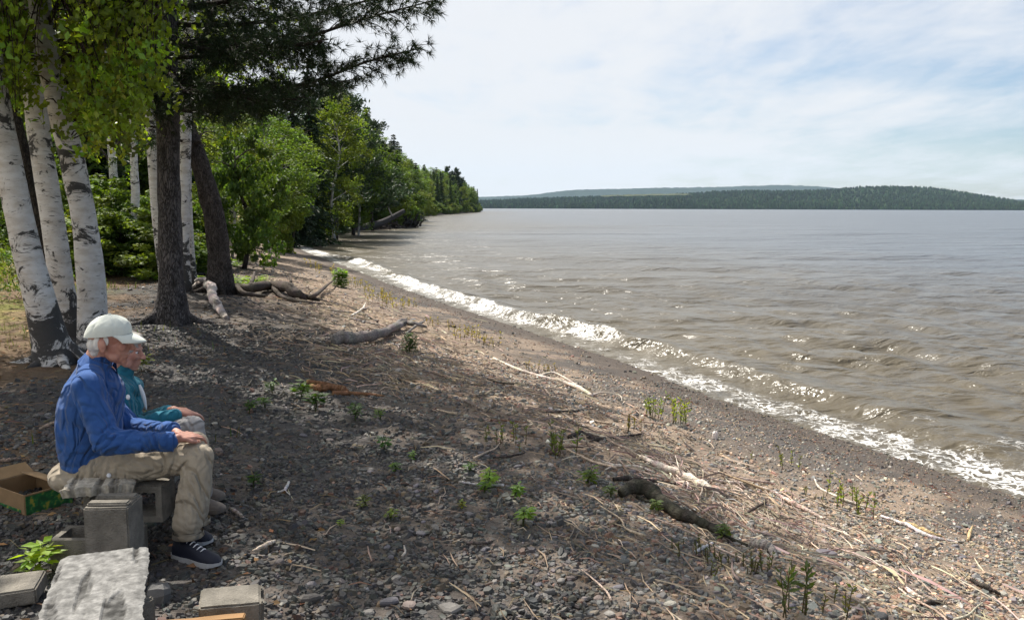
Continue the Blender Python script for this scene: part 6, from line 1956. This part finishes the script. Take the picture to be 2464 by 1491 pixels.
def build_man():
    Y0 = 4.45
    A = lambda u, v, Yd: at_y(u, v, Yd)
    hipR, hipL = A(222, 1132, 4.36), A(226, 1126, 4.54)
    knR, knL = A(478, 1098, 4.33), A(470, 1070, 4.58)
    anR, anL = A(452, 1262, 4.22), A(470, 1232, 4.46)
    root = root_at('person', (hipR[0], Y0, G0), 'seated man in a pale cap, blue shirt and khaki trousers looking out at the lake', 'person', 'couple on the bench')
    neck0, neck1 = A(222, 885, 4.45), A(243, 838, 4.45)
    head_c = A(266, 819, 4.45)
    hp, Rm = head_parts(head_c, .10, .12, 1.07)
    shR, shL = A(212, 928, 4.27), A(222, 925, 4.64)
    elR, wrR = A(256, 1062, 4.18), A(408, 1062, 4.25)
    elL, wrL = A(310, 1030, 4.72), A(412, 1036, 4.56)
    chest, belly = A(222, 960, 4.45), A(226, 1070, 4.45)
    # body: head, neck, slim core and arms inside the clothes, both hands: one surface
    parts = hp + [capsule(neck0, neck1, .062, .056), capsule(neck0, chest, .06, .05), capsule(chest, belly, .05, .05),
                  capsule(neck0, shR, .045, .04), capsule(shR, elR, .036, .034), capsule(elR, wrR, .034, .027),
                  capsule(neck0, shL, .045, .04), capsule(shL, elL, .036, .034), capsule(elL, wrL, .034, .027)]
    hR = A(428, 1054, 4.27); hL = A(428, 1042, 4.52)
    parts += [capsule(wrR, hR, .027, .024), capsule(wrL, hL, .027, .024)]
    parts += hand(hR, A(490, 1040, 4.40) - hR, (0.1, -.35, 1), curl=.5, side=-1)
    parts += hand(hL, A(492, 1052, 4.40) - hL, (0.0, .3, 1), curl=.5, side=1)
    body = skin_union('body', parts, .0046, 1, SKIN, root)
    eyes(root, head_c, Rm, 1.07)
    # shirt: torso, sleeves
    tor = [(A(234, 918, 4.45), (.095, .150, .09)), (A(226, 950, 4.45), (.145, .195, .15)), (A(219, 985, 4.45), (.158, .200, .17)), (A(215, 1025, 4.45), (.163, .196, .17)), (A(217, 1055, 4.45), (.163, .192, .15)), (A(222, 1085, 4.45), (.155, .190, .095)), (A(224, 1108, 4.45), (.150, .186, .05))]
    P = [ellip(c, r_) for c, r_ in tor]
    P += [capsule(neck0, A(216, 940, 4.45), .078, .13), capsule(neck0 + [0, 0, -.01], shR, .070, .078), capsule(neck0 + [0, 0, -.01], shL, .070, .078), capsule(shR, elR, .082, .066), capsule(elR, wrR, .068, .048), capsule(shL, elL, .080, .064), capsule(elL, wrL, .064, .046),
          capsule(A(232, 885, 4.45), A(238, 870, 4.45), .070, .066)]
    ax_u, ax_f = elR - shR, wrR - elR
    fold = folds([(elR, .085, ax_u + ax_f * .9, 1.0), (shR + [.03, -.03, -.08], .09, (1, .3, .55), .9), ((elR + wrR) / 2, .10, ax_f + [0, 0, .16], .7), (A(200, 1080, 4.3), .10, (.9, 0, .8), .6), (A(262, 970, 4.35), .10, (1, 0, .5), .8), (elL, .08, (1, 0, .3), 1.0), (A(370, 1048, 4.25), .06, ax_f + [0, 0, .1], .7)], .012, 10, 5)
    skin_union('shirt', P, .0068, 9, DENIM, root, fold)
    for w_, e_ in ((wrR, elR), (wrL, elL)):                                # cuffs
        d = (w_ - e_); d /= np.linalg.norm(d)
        m_ = MB(); add_tube(m_, np.array([w_ - d * .045, w_ - d * .02, w_ + d * .018, w_ + d * .022]), [.052, .0525, .0515, .047], 18, jit=.05, nscale=20); m_.build('cuff', DENIM, root, True)
    # collar standing open at the throat
    cc = A(238, 872, 4.45); n_ = 26; a = np.linspace(.55, 2 * math.pi - .55, n_)
    m_ = MB(); R1 = np.array(Matrix.Rotation(.42, 3, 'Y'))
    inner = np.c_[.068 * np.cos(a), .070 * np.sin(a), np.full(n_, .030)]; mid = np.c_[.079 * np.cos(a), .081 * np.sin(a), np.full(n_, .026)]
    outer = np.c_[.098 * np.cos(a) + .02 * np.exp(-(np.minimum(a, 2 * math.pi - a) - .5) ** 2 * 8), .104 * np.sin(a), -.022 - .03 * np.exp(-(np.minimum(a, 2 * math.pi - a) - .5) ** 2 * 8)]
    low = np.c_[.066 * np.cos(a), .068 * np.sin(a), np.full(n_, -.02)]
    V = np.r_[low, inner, mid, outer] @ R1.T + cc
    m_.add(V, grid_faces(4, n_)); m_.build('collar', DENIM, root, True)
    pk = A(308, 955, 4.33)
    m_ = MB(); V, F, F3 = ellip(pk, (.010, .010, .014)); m_.add(V, F); m_.F3.append(F3); m_.build('pocket_pen', LACE, root, True)
    # trousers
    seat = A(195, 1140, 4.45)
    P = [ellip(seat, (.155, .190, .092)), ellip(A(225, 1118, 4.45), (.150, .178, .085)), capsule(hipR, knR, .100, .076), capsule(hipL, knL, .098, .074), ellip(knR, (.078, .072, .076)), ellip(knL, (.076, .07, .074)),
         capsule(knR, A(466, 1180, 4.28), .076, .080), capsule(A(466, 1180, 4.28), anR + [0, 0, .01], .080, .074), capsule(knL, A(476, 1160, 4.52), .074, .078), capsule(A(476, 1160, 4.52), anL + [0, 0, .01], .078, .072)]
    th_ = knR - hipR; sh_ = anR - knR
    fold = folds([(knR + [-.05, 0, -.06], .09, (1, 0, .9), 1.2), (hipR + [.07, -.05, 0], .11, (1, 0, -.5), 1.2), ((hipR + knR) / 2, .15, (.25, 0, 1), .8), ((knR + anR) / 2, .14, (1, .3, .15), 1.0), (anR, .07, (.2, 0, 1), .9), (seat, .12, (.6, 0, 1), .6)], .0095, 13, 8)
    skin_union('trousers', P, .0068, 7, KHAKI, root, fold)
    for an in (anR, anL):
        m_ = MB(); add_tube(m_, np.array([an + [0, 0, -.035], an + [0, 0, -.06], an + [0, 0, -.064], an + [0, 0, -.03]]), [.077, .080, .070, .064], 20, jit=.06, nscale=14, cap=False); m_.build('trouser_hem', KHAKI, root, True)
        m_ = MB(); add_tube(m_, np.array([an + [0, 0, .02], [an[0] - .005, an[1], gz(an[0], an[1]) + .06]]), .046, 12); m_.build('sock', NAVY, root, True)
    q = A(262, 1143, 4.255); m_ = MB(); V, F, F3 = ellip(q, (.012, .009, .012)); m_.add(V, F); m_.F3.append(F3); m_.build('pocket_button', LACE, root, True)
    # shoes
    for an, toe_u, toe_y in ((anR, 528, 4.10), (anL, 506, 4.38)):
        hl = np.array([an[0] - .085, an[1] + .02]); tp = A(toe_u, 1300, toe_y)
        g = gz(an[0] + .05, an[1]) + .008
        shoe(root, hl, (tp[0], tp[1] - 0.0), g, NAVY, .050)
    # cap: six-panel crown, button, curved peak; white hair below it
    s = 1.045
    def T(P_): return (np.asarray(P_, float) * s) @ Rm.T + head_c
    m_ = MB(); nu, nv = 109, 17; uu = np.linspace(0, 2 * math.pi, nu); vv = np.linspace(0, math.pi / 2, nv)
    V = []
    for v_ in vv:
        for u_ in uu:
            rr_ = 1 - .022 * math.exp(-(math.sin(3 * u_) / .16) ** 2) * math.cos(v_) + .010 * math.cos(6 * u_ + math.pi) * math.cos(v_) + .16 * (fbm(np.array([[math.cos(u_) * 2.6, math.sin(u_) * 2.6, v_ * 2.8]]), 4, 3)[0] - .5) * math.sin(2 * v_)
            x_ = .112 * math.cos(u_) * math.cos(v_) ** .85 * rr_ - .014; y_ = .089 * math.sin(u_) * math.cos(v_) ** .85 * rr_
            z_ = .038 + .094 * math.sin(v_) ** .95 * rr_ + .012 * math.cos(u_) * math.cos(v_) - .020 * (1 - math.cos(u_)) * .5 * math.cos(v_)
            V.append((x_, y_, z_))
    m_.add(T(V), grid_faces(nv, nu)); m_.build('cap', CAPM, root, True)
    cap_ob = root.children[-1]
    m_ = MB(); V, F, F3 = ellip((-.014, 0, .133), (.009, .009, .005)); m_.add(T(V), F); m_.F3.append(F3); m_.build('cap_button', CAPM, root, True)
    ang = np.linspace(-1.12, 1.12, 21); rr_ = np.linspace(0, 1, 7); V = []
    for side in (0, 1):
        for r_ in rr_:
            for a_ in ang:
                reach = .076 * math.cos(a_ * .80) ** .8
                x_ = .112 * math.cos(a_) - .016 + reach * r_; y_ = .089 * math.sin(a_) * (1 - .04 * r_)
                z_ = .048 - .012 * r_ - .020 * r_ * r_ - .34 * y_ * y_ * 10 * .35 - side * .0045
                V.append((x_, y_, z_))
    nA = 21 * 7; m_.V, m_.C, m_.F3, m_.F4, m_.n = [], [], [], [], 0
    m_.add(T(V), np.r_[grid_faces(7, 21), grid_faces(7, 21)[:, ::-1] + nA])
    rim = 6 * 21 + np.arange(21); m_.F4.append(np.c_[rim[:-1], rim[1:], rim[1:] + nA, rim[:-1] + nA]); m_.build('cap_peak', CAPM, root, True)
    HP = [ellip((-.062, 0, -.022), (.046, .076, .052)), ellip((-.058, 0, -.058), (.034, .058, .040)), ellip((-.035, .072, -.008), (.026, .012, .036)), ellip((-.035, -.072, -.008), (.026, .012, .036)), ellip((.004, .077, .008), (.016, .007, .026)), ellip((.004, -.077, .008), (.016, .007, .026))]
    skin_union('hair', [(T(V), F, F3) for V, F, F3 in HP], .006, 2, HAIR, root, lambda co, no: (fbm(co * 70, 3, 2) - .5) * .006)


def build_woman():
    A = lambda u, v, Yd: at_y(u, v, Yd)
    Yw = 5.02
    root = root_at('person', (A(262, 1120, Yw)[0], Yw, gz(-2.0, Yw)), 'seated white haired woman in a teal jacket half hidden beyond the man', 'person', 'couple on the bench')
    head_c = A(302, 843, Yw); neck0, neck1 = A(278, 908, Yw), A(289, 870, Yw)
    hp, Rm = head_parts(head_c, .06, .16, 1.0)
    shR, shL = A(285, 945, Yw - .16), A(292, 942, Yw + .16); elR, wrR = A(318, 1030, Yw - .20), A(420, 1000, Yw - .10); elL, wrL = A(330, 1020, Yw + .2), A(402, 990, Yw + .10)
    chest, belly = A(290, 970, Yw), A(275, 1080, Yw)
    hR, hL = A(432, 994, Yw - .08), A(418, 984, Yw + .06)
    parts = hp + [capsule(neck0, neck1, .052, .047), capsule(neck0, chest, .05, .05), capsule(chest, belly, .05, .05), capsule(neck0, shR, .04, .035), capsule(shR, elR, .033, .03), capsule(elR, wrR, .03, .025),
                  capsule(neck0, shL, .04, .035), capsule(shL, elL, .033, .03), capsule(elL, wrL, .03, .025), capsule(wrR, hR, .025, .022), capsule(wrL, hL, .025, .022)]
    parts += hand(hR, A(470, 992, Yw) - hR, (0.1, -.2, 1), curl=.42, side=-1, s=.93) + hand(hL, A(462, 985, Yw - .02) - hL, (0, .2, 1), curl=.42, side=1, s=.93)
    skin_union('body', parts, .0055, 1, SKIN, root)
    eyes(root, head_c, Rm, 1.0)
    P = [ellip(A(292, 935, Yw), (.115, .165, .08)), ellip(A(290, 975, Yw), (.130, .175, .10)), ellip(A(285, 1030, Yw), (.135, .175, .11)), ellip(A(278, 1080, Yw), (.138, .175, .08)),
         capsule(neck0, A(290, 950, Yw), .066, .11), capsule(neck0, shR, .06, .066), capsule(neck0, shL, .06, .066), capsule(shR, elR, .070, .058), capsule(elR, wrR, .060, .044), capsule(shL, elL, .07, .058), capsule(elL, wrL, .058, .044), capsule(A(294, 905, Yw), A(300, 890, Yw), .058, .056)]
    fold = folds([(elR, .09, wrR - shR, 1.2), (A(330, 970, Yw - .1), .1, (1, 0, .7), 1), (A(300, 960, Yw - .15), .1, (.5, 0, 1), .8)], .009, 16, 12)
    skin_union('jacket', P, .009, 3, TEAL, root, fold)
    m_ = MB(); st = [A(336, 925, Yw - .045), A(346, 955, Yw - .05), A(352, 985, Yw - .05)]
    add_tube(m_, spline(st, 8), [.006, .01, .012, .012, .012, .01, .008, .005], 8); m_.build('shirt_front', LACE, root, True)
    kR, kL = A(462, 1028, Yw - .13), A(458, 1024, Yw + .12); hpR, hpL = A(285, 1085, Yw - .09), A(285, 1083, Yw + .09)
    aR, aL = A(485, 1165, Yw - .12), A(485, 1150, Yw + .10)
    aR[2] = gz(aR[0], aR[1]) + .12; aL[2] = gz(aL[0], aL[1]) + .12
    P = [ellip(A(268, 1100, Yw), (.15, .185, .085)), capsule(hpR, kR, .092, .070), capsule(hpL, kL, .092, .070), ellip(kR, (.072, .068, .070)), ellip(kL, (.072, .068, .07)), capsule(kR, aR, .070, .064), capsule(kL, aL, .070, .064)]
    skin_union('trousers', P, .009, 3, GREYP, root, folds([(kR, .1, (1, 0, .8), 1.1), ((kR + hpR) / 2, .14, (.3, 0, 1), .8)], .009, 14, 14))
    for an, tu, tv in ((aR, 548, 1212), (aL, 546, 1165)):
        tp = A(tu, tv, an[1]); shoe(root, (an[0] - .07, an[1] + .02), (tp[0], an[1] - .04), gz(an[0], an[1]) + .006, SHOE2, .045, laces=False, h=.075)
    T = lambda V: np.asarray(V) @ Rm.T + head_c
    HP = [ellip((-.020, 0, .040), (.104, .088, .090)), ellip((-.055, 0, -.015), (.062, .088, .075)), ellip((-.070, 0, -.055), (.042, .066, .045)), ellip((.042, 0, .078), (.050, .066, .040)), ellip((-.02, -.080, .0), (.045, .018, .045)), ellip((-.02, .080, .0), (.045, .018, .045))]
    skin_union('hair', [(T(V), F, F3) for V, F, F3 in HP], .0065, 2, GHAIR, root, lambda co, no: (fbm(co * 60, 5, 2) - .5) * .012)


build_man()
build_woman()
